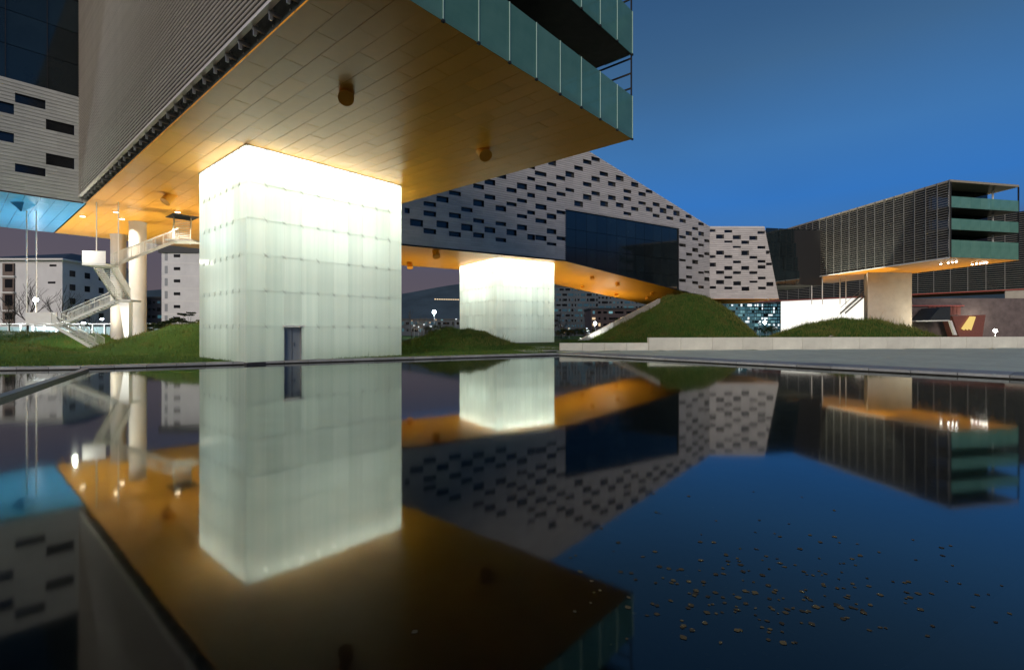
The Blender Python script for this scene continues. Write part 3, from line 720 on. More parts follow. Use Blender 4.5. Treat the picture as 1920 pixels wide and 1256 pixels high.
WZ4 = [(517,600,230,258),(517,600,590,616),(517,605,692,738),(517,605,1010,1040),(608,718,302,350),(608,718,520,568),(608,718,803,835),(608,718,925,972),
(722,832,235,268),(722,832,380,408),(722,832,592,620),(722,832,732,780),(722,832,873,905),(722,832,1020,1046),(838,950,312,355),(838,950,455,482),(842,952,662,692),
(842,952,805,836),(845,952,948,992),(957,1063,385,418),(957,1063,527,575),(957,1065,740,785),(960,1065,1022,1066),(1067,1178,318,365),(1068,1178,600,628),
(1068,1178,812,838),(1070,1180,935,962),(1180,1282,252,280),(1180,1290,460,490),(1183,1290,655,685),(1183,1290,728,768),(1185,1292,882,910),(1188,1295,1020,1055),
(1298,1388,520,560),(1300,1390,690,722),(1303,1400,955,1000)]
def to_wins(lst, zm, O, D):
    r = []
    for (x0, x1, ya, yb) in lst:
        u0, u1, va, vb = zm[0]+x0/zm[2], zm[0]+x1/zm[2], zm[1]+ya/zm[2], zm[1]+yb/zm[2]
        s0, zt = on_wall(u0, va, O, D); _, zb = on_wall(u0, vb, O, D); s1, _ = on_wall(u1, va, O, D); r.append((s0, s1, zb, zt))
    return r
win2 = to_wins(WZ1, Z1, O2, D2)+to_wins(WZ2, Z2, O2, D2)+to_wins(WZ3, Z3, O2, D2)
rr = random.Random(3)
for i in range(26):         # the same scatter goes on along the stretch behind the first wing
    s = -44+rr.randrange(0, 8)*2.0; z = 15.5+rr.randrange(0, 22)*0.9
    if all(abs(s-w[0]) > 0.5 or abs(z-w[2]) > 1.6 for w in win2): win2.append((s, s+2.0, z, z+rr.choice((0.75, 1.1))))
facade(pwg, O2, D2, -N2, (8.95, 38.65), 0.36, cuts2, win2, CLAD, 2.0, 0.15)
# body
def prism(profile, O, D, N, n0, n1, name, m, root):
    b4 = [O+D*s+UP*z+N*n0 for s, z in profile]; t4 = [O+D*s+UP*z+N*n1 for s, z in profile]; mb = MB(); mb.hexa(b4, t4); return mb.build(name, m, root)
prof = [(SL, ZS+0.05), (GS0, ZS+0.05), (SR_, sof(SR_)+0.05), (SR_, roof(SR_)-0.03), (-9.4, 38.55), (SL, 38.55)]
prism(prof, O2, D2, N2, 0.30, 20.0, 'wall', DARK, pwg)
mb = MB()
mb.box(O2+D2*SL+UP*(ZS-0.04)-N2*0.1, D2*(GS0-SL), N2*20.2, UP*0.08)
p0, p1 = O2+D2*GS0+UP*(ZS-0.04)-N2*0.1, O2+D2*(SR_+6)+UP*(sof(SR_+6)-0.04)-N2*0.1
mb.hexa([p0, p1, p1+N2*20.2, p0+N2*20.2], [p0+UP*0.08, p1+UP*0.08, p1+N2*20.2+UP*0.08, p0+N2*20.2+UP*0.08]); mb.build('soffit', ORANGE_FAR, pwg)
mb = MB(); mb.box(O2+D2*SL-N2*0.13+UP*(ZS-0.05), D2*(GS0-SL), N2*0.1, UP*0.22)
q0, q1 = O2+D2*GS0-N2*0.13+UP*(ZS-0.05), O2+D2*SR_-N2*0.13+UP*(sof(SR_)-0.05)
mb.hexa([q0, q1, q1+N2*0.1, q0+N2*0.1], [q0+UP*0.2, q1+UP*0.2, q1+N2*0.1+UP*0.2, q0+N2*0.1+UP*0.2]); mb.build('drip_edge', DARK, pwg)
# large glazing
npn = 12; pw = (GS1-GS0)/npn; zr = [GZ-0.1-i*3.15 for i in range(5)]
for i in range(npn):
    s0, s1 = GS0+pw*i, GS0+pw*(i+1)
    for k in range(4):
        zt, zb0, zb1 = zr[k], max(zr[k+1], sof(s0)+0.12), max(zr[k+1], sof(s1)+0.12)
        if zt-max(zb0, zb1) < 0.1: continue
        mb = MB(); g = 0.03; nn = N2*(0.12+random.uniform(-.006, .006))
        f4 = [O2+D2*(s0+g)+UP*(zb0+g)+nn, O2+D2*(s1-g)+UP*(zb1+g)+nn, O2+D2*(s1-g)+UP*(zt-g)+nn, O2+D2*(s0+g)+UP*(zt-g)+nn]
        mb.hexa(f4, [p_+N2*0.04 for p_ in f4]); mb.build('glass_pane', DGLASS, pwg)
mb = MB(); mb.box(O2+D2*GS0-N2*0.12+UP*GZ, D2*(GS1-GS0), N2*0.5, UP*0.14); mb.box(O2+D2*(GS1)-N2*0.1+UP*sof(GS1), D2*0.12, N2*0.5, UP*(GZ-sof(GS1))); mb.box(O2+D2*(GS0-0.12)-N2*0.1+UP*sof(GS0), D2*0.12, N2*0.5, UP*(GZ-sof(GS0))); mb.build('glazing_frame', DARK, pwg)
mb = MB()
r0, r1 = O2+D2*-9.4+UP*38.6, O2+D2*SR_+UP*roof(SR_)
mb.hexa([r0-N2*0.05, r1-N2*0.05, r1+N2*0.25, r0+N2*0.25], [r0-N2*0.05+UP*0.06, r1-N2*0.05+UP*0.06, r1+N2*0.25+UP*0.06, r0+N2*0.25+UP*0.06]); mb.build('roof_edge', WHITE, pwg)
# frontal stretch of the same wing
O4 = O2+D2*SR_; O4 = V(O4.x, O4.y, 0); D4 = V(1, 0.004, 0).normalized(); N4 = V(0.004, -1, 0).normalized()
ZB4, ZT4 = 9.05, 24.5; L4T = on_wall(1433, 428, O4, D4)[0]; L4B = on_wall(1460, 558, O4, D4)[0]
sl4 = (L4T-L4B)/(ZT4-ZB4)
win4 = [w for w in to_wins(WZ4, Z3, O4, D4)]
win4 = [(max(a, 0.03), min(b, L4B+sl4*(z0_-ZB4)-0.1), z0_, z1_) for a, b, z0_, z1_ in win4]
facade(pwg, O4, D4, N4, (ZB4, ZT4), 0.43, lambda z: [(0.0, L4B+sl4*(z-ZB4), 0, sl4)], win4, CLAD, 1.55, 0.17)
mb = MB(); mb.hexa([O4+UP*(ZB4+.04)-N4*.3, O4+D4*L4B+UP*(ZB4+.04)-N4*.3, O4+D4*L4T+UP*(ZT4-.04)-N4*.3, O4+UP*(ZT4-.04)-N4*.3], [O4+UP*(ZB4+.04)-N4*18, O4+D4*L4B+UP*(ZB4+.04)-N4*18, O4+D4*L4T+UP*(ZT4-.04)-N4*18, O4+UP*(ZT4-.04)-N4*18]); mb.build('wall', DARK, pwg)
mb = MB(); mb.box(O4+UP*(ZB4-0.1)+N4*0.12, D4*L4B, -N4*18, UP*0.1); mb.build('soffit', ORANGE_FAR, pwg)
mb = MB(); mb.box(O4+UP*(ZT4)+N4*0.06, D4*L4T, -N4*0.4, UP*0.09); mb.build('roof_edge', WHITE, pwg)
# dark glazed link
Q0, Q1, Q2 = V(71.4, 80, 0), V(66.0, 120, 0), V(85.7, 83, 0)
for i in range(4):
    for k in range(4):
        a0 = i/4; zz0 = ZB4+3.2+k*3.05
        sA = O4+D4*(L4B+sl4*(zz0-ZB4)); sE = V(67.5, 108.0, 0)
        mb = MB(); pA = sA.lerp(sE, i/4); pB = sA.lerp(sE, (i+1)/4-0.01); f4 = [pA+UP*zz0, pB+UP*zz0, pB+UP*(zz0+3.0), pA+UP*(zz0+3.0)]
        f4 = [p_+V(0, 0.5, 0) for p_ in f4]
        mb.hexa(f4, [p_+V(0, 0.1, 0) for p_ in f4]); mb.build('glass_pane', DGLASS, pwg)
mb = MB(); mb.box(V(55.5, 107.0, ZB4+3.1), V(12.5, 0.8, 0), V(0, 14, 0), UP*(24.2-ZB4-3.1)); mb.build('link_core', DARK, pwg)
# scoops of that wing
for (u, v, r) in ((817, 470, 0.55), (768, 492, 0.5)):
    scoop(u, v, ZS-0.04, (0.15, -0.35, -0.8), r, 1.1, 'orange tube scoop under the level end of the patterned wing', 'orange scoops under the patterned wing', ORANGE_FAR)
def on_slope(u, v):
    d = ray(u, v)
    lo, hi = 60.0, 140.0
    for _ in range(50):
        t = (lo+hi)/2; p_ = V(d.x*t, t, CAMH+d.z*t); s = (p_-O2).dot(D2)
        if p_.z < sof(s): lo = t
        else: hi = t
    return p_
for (u, v) in ((1110, 518), (1157, 530), (1091, 535), (1155, 550), (1222, 548), (1213, 556)):
    c = on_slope(u, v); root = thing('soffit_scoop', 'small orange tube scoop under the sloping soffit above the mound', 'ceiling fixture', c, 'orange scoops under the sloping soffit')
    mb = MB(); d = V(0.1, -0.3, -0.9).normalized(); mb.tube(c-d*0.2, c+d*0.7, 0.40, n=16); mb.build('tube', ORANGE_FAR, root)
    mb = MB(); mb.tube(c+d*0.66, c+d*0.72, 0.44, n=16); mb.build('rim', ORANGE_FAR, root)

# ------------------------------------------------------------------ louvred wing at the right
lw = thing('louvred_wing', 'dark louvred wing with green glass balconies at its end on a concrete pier', 'building', Q0)
DL = (Q1-Q0); LL = DL.length; DL.normalize(); DE = (Q2-Q0); LE = DE.length; DE.normalize(); TOP3 = 26.8
NL = V(DL.y, -DL.x, 0); NL = NL if NL.x < 0 else -NL
mb = MB(); o = Q0+DL*4.0-NL*0.5; e = DE*(LE-1.8); mb.hexa([o+UP*(ZS+.1), o+e+UP*(ZS+.1), o+e+DL*(LL-4)+UP*(ZS+.1), o+DL*(LL-4)+UP*(ZS+.1)], [o+UP*(TOP3-.4), o+e+UP*(TOP3-.4), o+e+DL*(LL-4)+UP*(TOP3-.4), o+DL*(LL-4)+UP*(TOP3-.4)]); mb.build('glazed_core', DGLASS, lw)
lm_ = MB(); lm_.box((0, 0, 0), (LL, 0, 0), (0, 0.16, 0.14), (0, 0, 0.07)); lm_ = lm_.mesh('louvre', LOUVD)
for i in range(31):
    link('louvre', lm_, lw, frame(Q0+NL*0.02+UP*(ZS+0.12+0.405*i), DL, -NL))
pm = MB(); pm.box((0, 0, 0), (0.10, 0, 0), (0, 0.12, 0), (0, 0, TOP3-ZS)); pm = pm.mesh('louvre_post', mat('louvre_post_grey', (0.22, 0.22, 0.20), 0.5, metal=0.3))
for i in range(21): link('louvre_post', pm, lw, frame(Q0+DL*(0.05+(LL-0.2)*i/20)+NL*0.13+UP*ZS, DL, -NL))
mb = MB(); z = ZS-0.05; mb.hexa([Q0+UP*z, Q2+UP*z, Q2+DL*LL+UP*z, Q1+UP*z], [Q0+UP*(z+.1), Q2+UP*(z+.1), Q2+DL*LL+UP*(z+.1), Q1+UP*(z+.1)]); mb.build('soffit', ORANGE_FAR, lw)
mb = MB(); z = TOP3-0.35; mb.hexa([Q0+UP*z, Q2+UP*z, Q2+DL*LL+UP*z, Q1+UP*z], [Q0+UP*(z+.35), Q2+UP*(z+.35), Q2+DL*LL+UP*(z+.35), Q1+UP*(z+.35)]); mb.build('roof', mat('roof_cream', (0.34, 0.30, 0.22), 0.7, noise=0.1), lw)
mb = MB(); mb.box(Q0+NL*0.16+UP*(ZS-0.12), DL*LL, -NL*0.1, UP*0.16); mb.build('drip_edge', WHITE, lw)
for (za, zb) in ((ZS, 17.0), (18.7, 20.5), (22.3, 24.1)):
    k = 7; w = LE/k
    mb = MB(); mb.hexa([Q0+DE*0.1+UP*(za+.03), Q2-DE*.1+UP*(za+.03), Q2-DE*.1+DL*4+UP*(za+.03), Q0+DE*.1+DL*4+UP*(za+.03)], [Q0+DE*.1+UP*(za+.33), Q2-DE*.1+UP*(za+.33), Q2-DE*.1+DL*4+UP*(za+.33), Q0+DE*.1+DL*4+UP*(za+.33)]); mb.build('balcony_slab', SLAB, lw)
    gm = MB(); gm.box((0.015, 0, 0), (w-0.03, 0, 0), (0, 0.03, 0), (0, 0, zb-za)); gm = gm.mesh('glass_panel', GGLASS)
    NE = V(-DE.y, DE.x, 0)
    for i in range(k): link('glass_panel', gm, lw, frame(Q0+DE*(w*i)-NE*0.02+UP*za, DE, NE))
for t in (0.0, LE-0.18):
    mb = MB(); mb.box(Q0+DE*t+UP*ZS-V(0, .04, 0), DE*0.18, V(0, 0.18, 0), UP*(TOP3-ZS-0.36)); mb.build('corner_post', DARK, lw)
for t in (0.2, 0.85):
    mb = MB(); p_ = Q0+DE*(LE*t)+DL*2.5; mb.tube(p_+UP*ZS, p_+UP*(TOP3-.4), 0.14, n=10); mb.build('balcony_post', WHITE, lw)
# pier
mb = MB(); mb.hexa([V(72.4, 100, 0.1), V(81.9, 100.6, 0.1), V(86.5, 108, 0.1), V(77.0, 107.5, 0.1)], [V(72.4, 100, ZS-.07), V(81.9, 100.6, ZS-.07), V(86.5, 108, ZS-.07), V(77.0, 107.5, ZS-.07)])
tag(mb.build('concrete_pier', CONC), 'broad beige concrete pier carrying the louvred wing', 'pier')
# floodlights under it
for (u, v) in ((1764, 493), (1778, 491), (1786, 490), (1793, 489), (1823, 494), (1831, 492.5), (1838, 492), (1844, 491), (1850, 490.5)):
    c = on_plane_z(u, v, ZS-0.08); c.y = min(c.y, 96); c.z = ZS-0.25
    root = thing('floodlight', 'small round floodlight in the row under the louvred wing', 'lamp', c, 'floodlights under the louvred wing')
    mb = MB(); mb.tube(c+UP*0.2, c+UP*0.0, 0.12, 0.16, n=12); mb.build('housing', STEEL, root)
    mb = MB(); mb.tube(c-UP*0.0, c-UP*0.08, 0.14, 0.11, n=12); mb.build('lens', LAMPW, root)
spot('floodlight_beam', V(80, 88, ZS-0.5), (-0.1, 0.3, -1), 900, (1, .9, .7), 130)
spot('floodlight_beam', V(84, 90, ZS-0.5), (-0.3, 0.6, -1), 900, (1, .9, .7), 130)

# far louvred wing
H0, HD = V(97, 203, 0), V(0.6, -0.8, 0).normalized()
fw = thing('far_wing', 'distant dark louvred wing running behind the concrete pier', 'building', H0)
HN = V(-0.8, -0.6, 0); LH = 118.0
mb = MB(); mb.box(H0+UP*(ZS)-HN*0.4, HD*LH, -HN*18, UP*22); mb.build('glazed_core', DGLASS, fw)
lm_ = MB(); lm_.box((0, 0, 0), (LH, 0, 0), (0, 0.3, 0.08), (0, 0, 0.09)); lm_ = lm_.mesh('louvre', LOUVD)
for i in range(36): link('louvre', lm_, fw, frame(H0+UP*(ZS+0.1+0.61*i), HD, -HN))
pm = MB(); pm.box((0, 0, 0), (0.16, 0, 0), (0, 0.1, 0), (0, 0, 22)); pm = pm.mesh('louvre_post', MATS['louvre_post_grey'])
for i in range(30): link('louvre_post', pm, fw, frame(H0+HD*(4.0*i)+HN*0.14+UP*ZS, HD, -HN))
mb = MB(); mb.box(H0+UP*(ZS-0.35)+HN*0.1, HD*LH, -HN*18, UP*0.3); mb.build('soffit', mat('red_soffit', (0.35, 0.08, 0.06), 0.5), fw)
# bright lantern wall below the far wing and its pier
def lit_wall():
    O, D = H0+HN*0.5, HD
    s0 = on_wall(1464, 570, O, D)[0]; s1 = on_wall(1664, 570, O, D)[0]
    root = thing('lit_glass_wall', 'bright white lit glass wall beyond the low mound', 'glass wall', O+D*s0)
    k = 9; w = (s1-s0)/k
    lit = emis('backlit_white_glass', (1.0, 0.97, 0.86), 1.15)
    gm = MB(); gm.box((0.03, 0, 0), (w-0.06, 0, 0), (0, 0.1, 0), (0, 0, 4.4)); gm = gm.mesh('glass_panel', lit)
    for i in range(k):
        for j in range(3): link('glass_panel', gm, root, frame(O+D*(s0+w*i)+UP*(0.2+4.45*j), D, -HN))
    mb = MB(); mb.box(O+D*s0-HN*0.15+UP*0.1, D*(s1-s0), -HN*6, UP*13.6); mb.build('wall', WHITE, root)
    s2 = on_wall(1884, 570, O, D)[0]; s3 = on_wall(1960, 570, O, D)[0]
    mb = MB(); mb.box(O+D*s2-HN*0.2+UP*0.1, D*(s3-s2), -HN*8, UP*(ZS-0.6)); tag(mb.build('far_pier', CONC), 'grey concrete pier under the distant louvred wing beside the star-bright lamp', 'pier')
lit_wall()
# slim rods hanging from the louvred wing and a stair behind the low mound
for (u) in (1522, 1542, 1575, 1586):
    c = on_plane_z(u, 527, ZS); c = V(c.x, 108+0.0*u, 0); c.x = (u-CX)/F*108
    mb = MB(); mb.tube(c+UP*8.0, c+UP*(ZS+0.0), 0.09, n=8); tag(mb.build('hanger_rod', WHITE), 'slim pale hanger rod below the louvred wing beside its pier', 'rod', 'hanger rods below the louvred wing')
def far_stair():
    y = 106.0; a = V((1585-CX)/F*y, y, CAMH+(HY-589)/F*y); b = V((1626-CX)/F*y, y, CAMH+(HY-553)/F*y)
    root = thing('far_stair', 'grey open stair rising to the concrete pier before the lit glass wall', 'stair', a)
    for k in (0, 1):
        mb = MB(); o = V(0, 1.6*k, 0); mb.hexa([a+o, b+o, b+o+V(0, .12, 0), a+o+V(0, .12, 0)], [a+o+UP*.4, b+o+UP*.4, b+o+V(0, .12, 0)+UP*.4, a+o+V(0, .12, 0)+UP*.4]); mb.build('stringer', STEEL, root)
        mb = MB(); mb.hexa([a+o+UP*1.4, b+o+UP*1.4, b+o+V(0, .08, 0)+UP*1.4, a+o+V(0, .08, 0)+UP*1.4], [a+o+UP*1.5, b+o+UP*1.5, b+o+V(0, .08, 0)+UP*1.5, a+o+V(0, .08, 0)+UP*1.5]); mb.build('rail', STEEL, root)
    for i in range(14):
        p = a.lerp(b, (i+.5)/14); mb = MB(); mb.box(p+UP*.3+V(-.14, .13, 0), V(.28, 0, 0), V(0, 1.45, 0), UP*.05); mb.build('tread', STEEL, root)
far_stair()

# ------------------------------------------------------------------ columns and the hanging stair
for (u, v, lbl) in ((258.5, 417, 'thick round beige column beside the hanging stair'), (222, 440, 'round beige column half hidden behind the stair fin')):
    c = on_plane_z(u, v, ZS); root = thing('round_column', lbl, 'column', V(c.x, c.y, 0.1))
    mb = MB(); mb.tube(V(c.x, c.y, 0.1), V(c.x, c.y, ZS-0.01), 0.79, n=40, cap=False); mb.build('shaft', COLM, root, smooth=True)
    mb = MB(); mb.tube(V(c.x, c.y, ZS-0.12), V(c.x, c.y, ZS-0.005), 0.84, n=40); mb.build('collar', COLM, root)

STAIRM = mat('stair_steel', (0.52, 0.54, 0.52), 0.45, metal=0.2, noise=0.08)
stair = thing('hanging_stair', 'pale steel zigzag stair hung on rods under the orange and blue soffits', 'stair', V(-41.5, 49.2, 0.3))
def flight(a, b, w, n, rail=(True, True)):
    a, b = Vector(a), Vector(b); h = V(b.x-a.x, b.y-a.y, 0).normalized(); sd = V(-h.y, h.x, 0)
    for k in (-1, 1):
        o = sd*(k*w/2); mb = MB(); t = sd*0.04
        mb.hexa([a+o-t-UP*.20, b+o-t-UP*.20, b+o+t-UP*.20, a+o+t-UP*.20], [a+o-t+UP*.06, b+o-t+UP*.06, b+o+t+UP*.06, a+o+t+UP*.06]); mb.build('stringer', STAIRM, stair)
        if rail[0 if k < 0 else 1]:
            mb = MB(); mb.tube(a+o+UP*1.08, b+o+UP*1.08, 0.035, n=6); mb.tube(a+o+UP*0.12, b+o+UP*0.12, 0.018, n=6)
            m_ = n*3
            for i in range(m_+1):
                p = a.lerp(b, i/m_)+o; mb.tube(p+UP*.06, p+UP*1.06, 0.012 if i % 9 else 0.03, n=4, cap=False)
            mb.build('railing', STAIRM, stair)
    run = V(b.x-a.x, b.y-a.y, 0).length/n
    tm = MB(); tm.box((-run*0.5, -w/2+.06, -.04), (run*1.02, 0, 0), (0, w-.12, 0), (0, 0, .05)); tm = tm.mesh('tread', STAIRM)
    for i in range(n): link('tread', tm, stair, frame(a.lerp(b, (i+.5)/n), h, sd))
def landing(c, h, lx, ly, panel=()):
    c = Vector(c); h = Vector(h).normalized(); sd = V(-h.y, h.x, 0)
    mb = MB(); mb.box(c-h*lx/2-sd*ly/2-UP*.17, h*lx, sd*ly, UP*.18); mb.build('landing', STAIRM, stair)
    for (kind, x0, x1) in panel:
        mb = MB()
        if kind == 'n': mb.box(c-h*lx/2-sd*(ly/2)+UP*.02, h*lx, sd*.05, UP*1.1)
        if kind == 's': mb.box(c-h*lx/2+sd*(ly/2-.05)+UP*.02, h*lx, sd*.05, UP*1.1)
        if kind == 'e': mb.box(c+h*(lx/2-.05)-sd*(ly/2)+UP*.02, h*.05, sd*ly, UP*1.1)
        if kind == 'w': mb.box(c-h*lx/2-sd*(ly/2)+UP*.02, h*.05, sd*ly, UP*1.1)
        mb.build('balustrade', WHITE, stair)
flight((-35.1, 52.4, 14.0), (-33.9, 50.4, 11.3), 1.5, 13)
landing((-33.2, 49.7, 11.3), (1, 0.1, 0), 2.6, 1.8)
flight((-33.9, 49.6, 11.3), (-37.3, 45.9, 8.3), 1.5, 16)
landing((-38.0, 45.4, 8.3), (1, 0.15, 0), 1.9, 1.9, (('n', 0, 1), ('w', 0, 1)))
flight((-38.5, 46.2, 8.2), (-40.4, 51.0, 5.45), 1.3, 16)
landing((-40.4, 51.6, 5.4), (1, 0.1, 0), 1.7, 1.7)
flight((-41.0, 51.2, 5.35), (-45.2, 49.6, 2.9), 1.4, 15)
landing((-46.6, 49.3, 2.9), (1, 0.1, 0), 2.8, 1.6, (('n', 0, 1),))
flight((-45.3, 48.9, 2.85), (-41.4, 49.3, 0.40), 1.3, 15)
mb = MB(); y = 50.6
pts = [V(-40.5, y, 5.15), V(-39.45, y, 5.15), V(-39.5, y, 0.9), V(-39.85, y, 0.9)]
mb.hexa(pts, [p+V(0, .5, 0) for p in pts]); mb.build('support_fin', WHITE, stair)
for (u, v0, zb) in ((181, 405, 8.3), (222, 418, 8.3)):
    y = 45.6; x = (u-CX)/F*y; mb = MB(); mb.tube(V(x, y, zb), V(x, y, ZS+.02), 0.045, n=8); mb.build('hanger_rod', WHITE, stair)
for (u) in (50, 68):
    y = 49.0; x = (u-CX)/F*y; mb = MB(); mb.tube(V(x, y, 2.9), V(x, y, ZS+.02), 0.055, n=8); mb.build('hanger_rod', WHITE, stair)
# dark stair opening trim in the soffit
mb = MB(); c = V(-34.6, 51.6, ZS-0.035); mb.box(c-A*1.2-B*1.4, A*2.4, B*2.8, UP*0.03)
tag(mb.build('stair_hatch', DARK), 'dark hatch in the orange soffit where the hanging stair enters', 'opening')

# recessed downlights
for (u, v) in ((155, 405), (218, 397), (229, 410), (333, 397)):
    c = on_plane_z(u, v, ZS-0.03); root = thing('downlight', 'small round lit downlight in the orange soffit near the stair', 'lamp', c, 'downlights in the orange soffit')
    mb = MB(); mb.tube(c+UP*0.03, c-UP*0.06, 0.30, 0.26, n=20); mb.build('ring', ORANGE, root)
    mb = MB(); mb.tube(c-UP*0.04, c-UP*0.085, 0.22, n=20); mb.build('lens', LAMPD, root)
    spot('downlight_beam', c-UP*0.12, (0, 0, -1), 3800, (1, .91, .72), 120, 0.8)
# ground uplights that wash the soffits
def uplight(x, y, power, label, grp, col=(1, .88, .66), ang=150, d=(0, 0, 1)):
    z = terrain(x, y); root = thing('ground_uplight', label, 'lamp', V(x, y, z), grp)
    mb = MB(); mb.tube(V(x, y, z-.05), V(x, y, z+.22), 0.16, n=14); mb.build('housing', STEEL, root)
    mb = MB(); mb.tube(V(x, y, z+.215), V(x, y, z+.235), 0.12, n=14); mb.build('lens', LAMPW, root)
    spot('uplight_beam', V(x, y, z+.35), d, power, col, ang, 0.9 if ang > 100 else .15, 0.9 if ang > 100 else .15)
for (x, y, p) in ((-31.5, 50, 5600), (-48.5, 57.0, 4600), (-23.0, 52, 4000)):
    uplight(x, y, p, 'small ground uplight washing the orange soffit behind the berm', 'uplights below the first wing')
uplight(-50.5, 52.0, 7500, 'small ground uplight washing the blue soffit', 'uplight below the blue wing', (.9, .97, 1.0))
for (x, y, p) in ((14.0, 100, 5200), (22.0, 112, 4200), (-18.0, 84, 4200), (-6, 100, 3500)):
    uplight(x, y, p, 'small ground uplight washing the patterned wing soffit', 'uplights below the patterned wing')
uplight(84, 97.5, 5000, 'added ground uplight brightening the right of the louvred wing soffit', 'uplights below the louvred wing')
uplight(86, 87.0, 3500, 'added ground uplight brightening the right of the louvred wing soffit', 'uplights below the louvred wing')  # extra uplight added to bring out the orange soffit here
uplight(66, 112, 5000, 'added ground uplight brightening the right of the louvred wing soffit', 'uplights below the louvred wing')
uplight(56.0, 99.0, 30000, 'added ground uplight raking the louvred wing beside the tall mound', 'added uplight before the louvred wing', (1, .93, .75), 46, (.66, -.03, 1.0))  # added spot; its cone edge draws the bright slant on the louvres
point('landing_light', V(-38.6, 43.4, 9.3), 90, (1, 1, .88), .15)
spot('fin_light', V(-40.1, 46.6, 1.6), (0.05, 1, .25), 900, (1, .97, .9), 60, .5)

# ------------------------------------------------------------------ mound details
def ramp_wall():
    a, b = V(12.6, 94.0, 0.2), V(29.0, 96.0, 8.5)
    root = thing('mound_parapet', 'white sloping parapet climbing the left flank of the tall mound', 'parapet', a)
    for i in range(7):
        p, q = a.lerp(b, i/7), a.lerp(b, (i+1)/7-0.003); n = V(-.1, .9, 0)
        mb = MB(); mb.hexa([p-UP*1.2, q-UP*1.2, q+n-UP*1.2, p+n-UP*1.2], [p+UP*.05, q+UP*.05, q+n+UP*.05, p+n+UP*.05]); mb.build('panel', WHITE if i < 3 else CONC, root)  # upper panels get a duller colour, standing in for light fading uphill
    spot('parapet_light', V(15.0, 91.5, 1.5), (0.35, 1, .45), 700, (1, .98, .9), 90, .8)
ramp_wall()
for (u, v, z) in ((1560, 606, 3.5),):
    y = 62.0; c = V((u-CX)/F*y, y, terrain((u-CX)/F*y, y))
    root = thing('mound_step', 'small folded pale slab set into the low dark mound', 'slab', c)
    mb = MB(); mb.box(c+V(0, 0, 0), V(3.2, 0, -.35), V(0, .5, 0), UP*.12); mb.box(c+V(-.02, 0, 0), V(-.9, 0, -.5), V(0, .5, 0), UP*.12); mb.build('slab', CONC, root)

# ------------------------------------------------------------------ background buildings at the left
def apt():
    y = 112.0; X = lambda u, yy=y: (u-CX)/F*yy
    root = thing('apartment_house', 'pale apartment house with dark hipped roof and brown balconies behind the lawn', 'building', V(X(60), y, 0))
    x0, x1 = X(-40), X(117); zt = 18.2; dep = 22.0
    mb = MB(); mb.hexa([V(x0, y, .1), V(x1, y, .1), V(x1-2.0, y+dep, .1), V(x0, y+dep, .1)], [V(x0, y, zt), V(x1, y, zt), V(x1-2.0, y+dep, zt), V(x0, y+dep, zt)]); mb.build('wall', APT, root)
    mb = MB(); e = 1.0; c = [V(x0-e, y-e, zt), V(x1+e, y-e, zt), V(x1+e-2, y+dep+e, zt), V(x0-e, y+dep+e, zt)]
    mb.hexa(c, [p+UP*.35 for p in c]); mb.build('eave', WHITE, root)
    mb = MB(); r1, r2 = V(X(68), y+9, zt+3.0), V(X(68), y+dep-9, zt+3.0); c = [p+UP*.36 for p in c]
    mb.tri(c[0], c[1], r1); mb.quad(c[1], c[2], r2, r1); mb.tri(c[2], c[3], r2); mb.quad(c[3], c[0], r1, r2); mb.build('roof', ROOFM, root)
    for i, (va, vb) in enumerate(((494, 517), (522, 547), (551, 581), (585, 606))):
        za, zb = CAMH+(HY-vb)/F*y, CAMH+(HY-va)/F*y
        mb = MB(); mb.box(V(X(7), y-.3, za), V(X(28)-X(7), 0, 0), V(0, .6, 0), UP*(zb-za)); w = mb.build('balcony', BRICKB, root)
        mb = MB(); mb.box(V(X(12), y-.36, za+.9), V(X(26)-X(12), 0, 0), V(0, .05, 0), UP*(zb-za-1.1)); mb.build('window', WGLASS, w)
        mb = MB(); mb.box(V(X(3), y-.5, za-.35), V(X(30)-X(3), 0, 0), V(0, .5, 0), UP*.3); mb.build('balcony_slab', WHITE, w)
    for (u0, u1, v) in ((93, 106, 498), (90, 104, 530)):
        z = CAMH+(HY-v)/F*y; mb = MB(); mb.box(V(X(u0), y-.03, z-.2), V(X(u1)-X(u0), 0, 0), V(0, .05, 0), UP*.45); mb.build('window', WGLASS, root)
    for i in range(5):
        for j in range(4):
            t = 2+4.5*j; mb = MB(); mb.box(V(x1-2.0*t/dep+.01, y+t, 2.0+3.2*i), V(.04, 0, 0), V(-.1, 1.6, 0), UP*1.4); mb.build('window', WGLASS, root)
    # slab house
    y = 122.0; root = thing('slab_house', 'white slab house with a column of narrow windows behind the berm', 'building', V(X(350, y), y, 0))
    x0, x1 = X(303, y), X(440, y); zt = 21.4
    mb = MB(); mb.box(V(x0, y, .1), V(x1-x0, 0, 0), V(0, 16, 0), UP*zt); mb.build('wall', APT, root)
    mb = MB(); mb.box(V(x0-.5, y-.5, zt+.1), V(x1-x0+1, 0, 0), V(0, 17, 0), UP*1.6); mb.build('roof', ROOFM, root)
    for i, v in enumerate((480, 504, 527, 551, 575, 597)):
        z = CAMH+(HY-v)/F*y; mb = MB(); mb.box(V(X(326, y), y-.04, z-.35), V(X(338, y)-X(326, y), 0, 0), V(0, .06, 0), UP*.75); mb.build('window', WGLASS, root)
        mb = MB(); mb.box(V(x0+.05, y-.05, z-1.9), V(x1-x0-.1, 0, 0), V(0, .06, 0), UP*.14); mb.build('string_course', WHITE, root)
        mb = MB(); mb.box(V(X(309, y), y-.05, z-1.2), V(.7, 0, 0), V(0, .06, 0), UP*1.9); mb.build('window', mat('pale_window', (.25, .28, .3), .3), root)
apt()
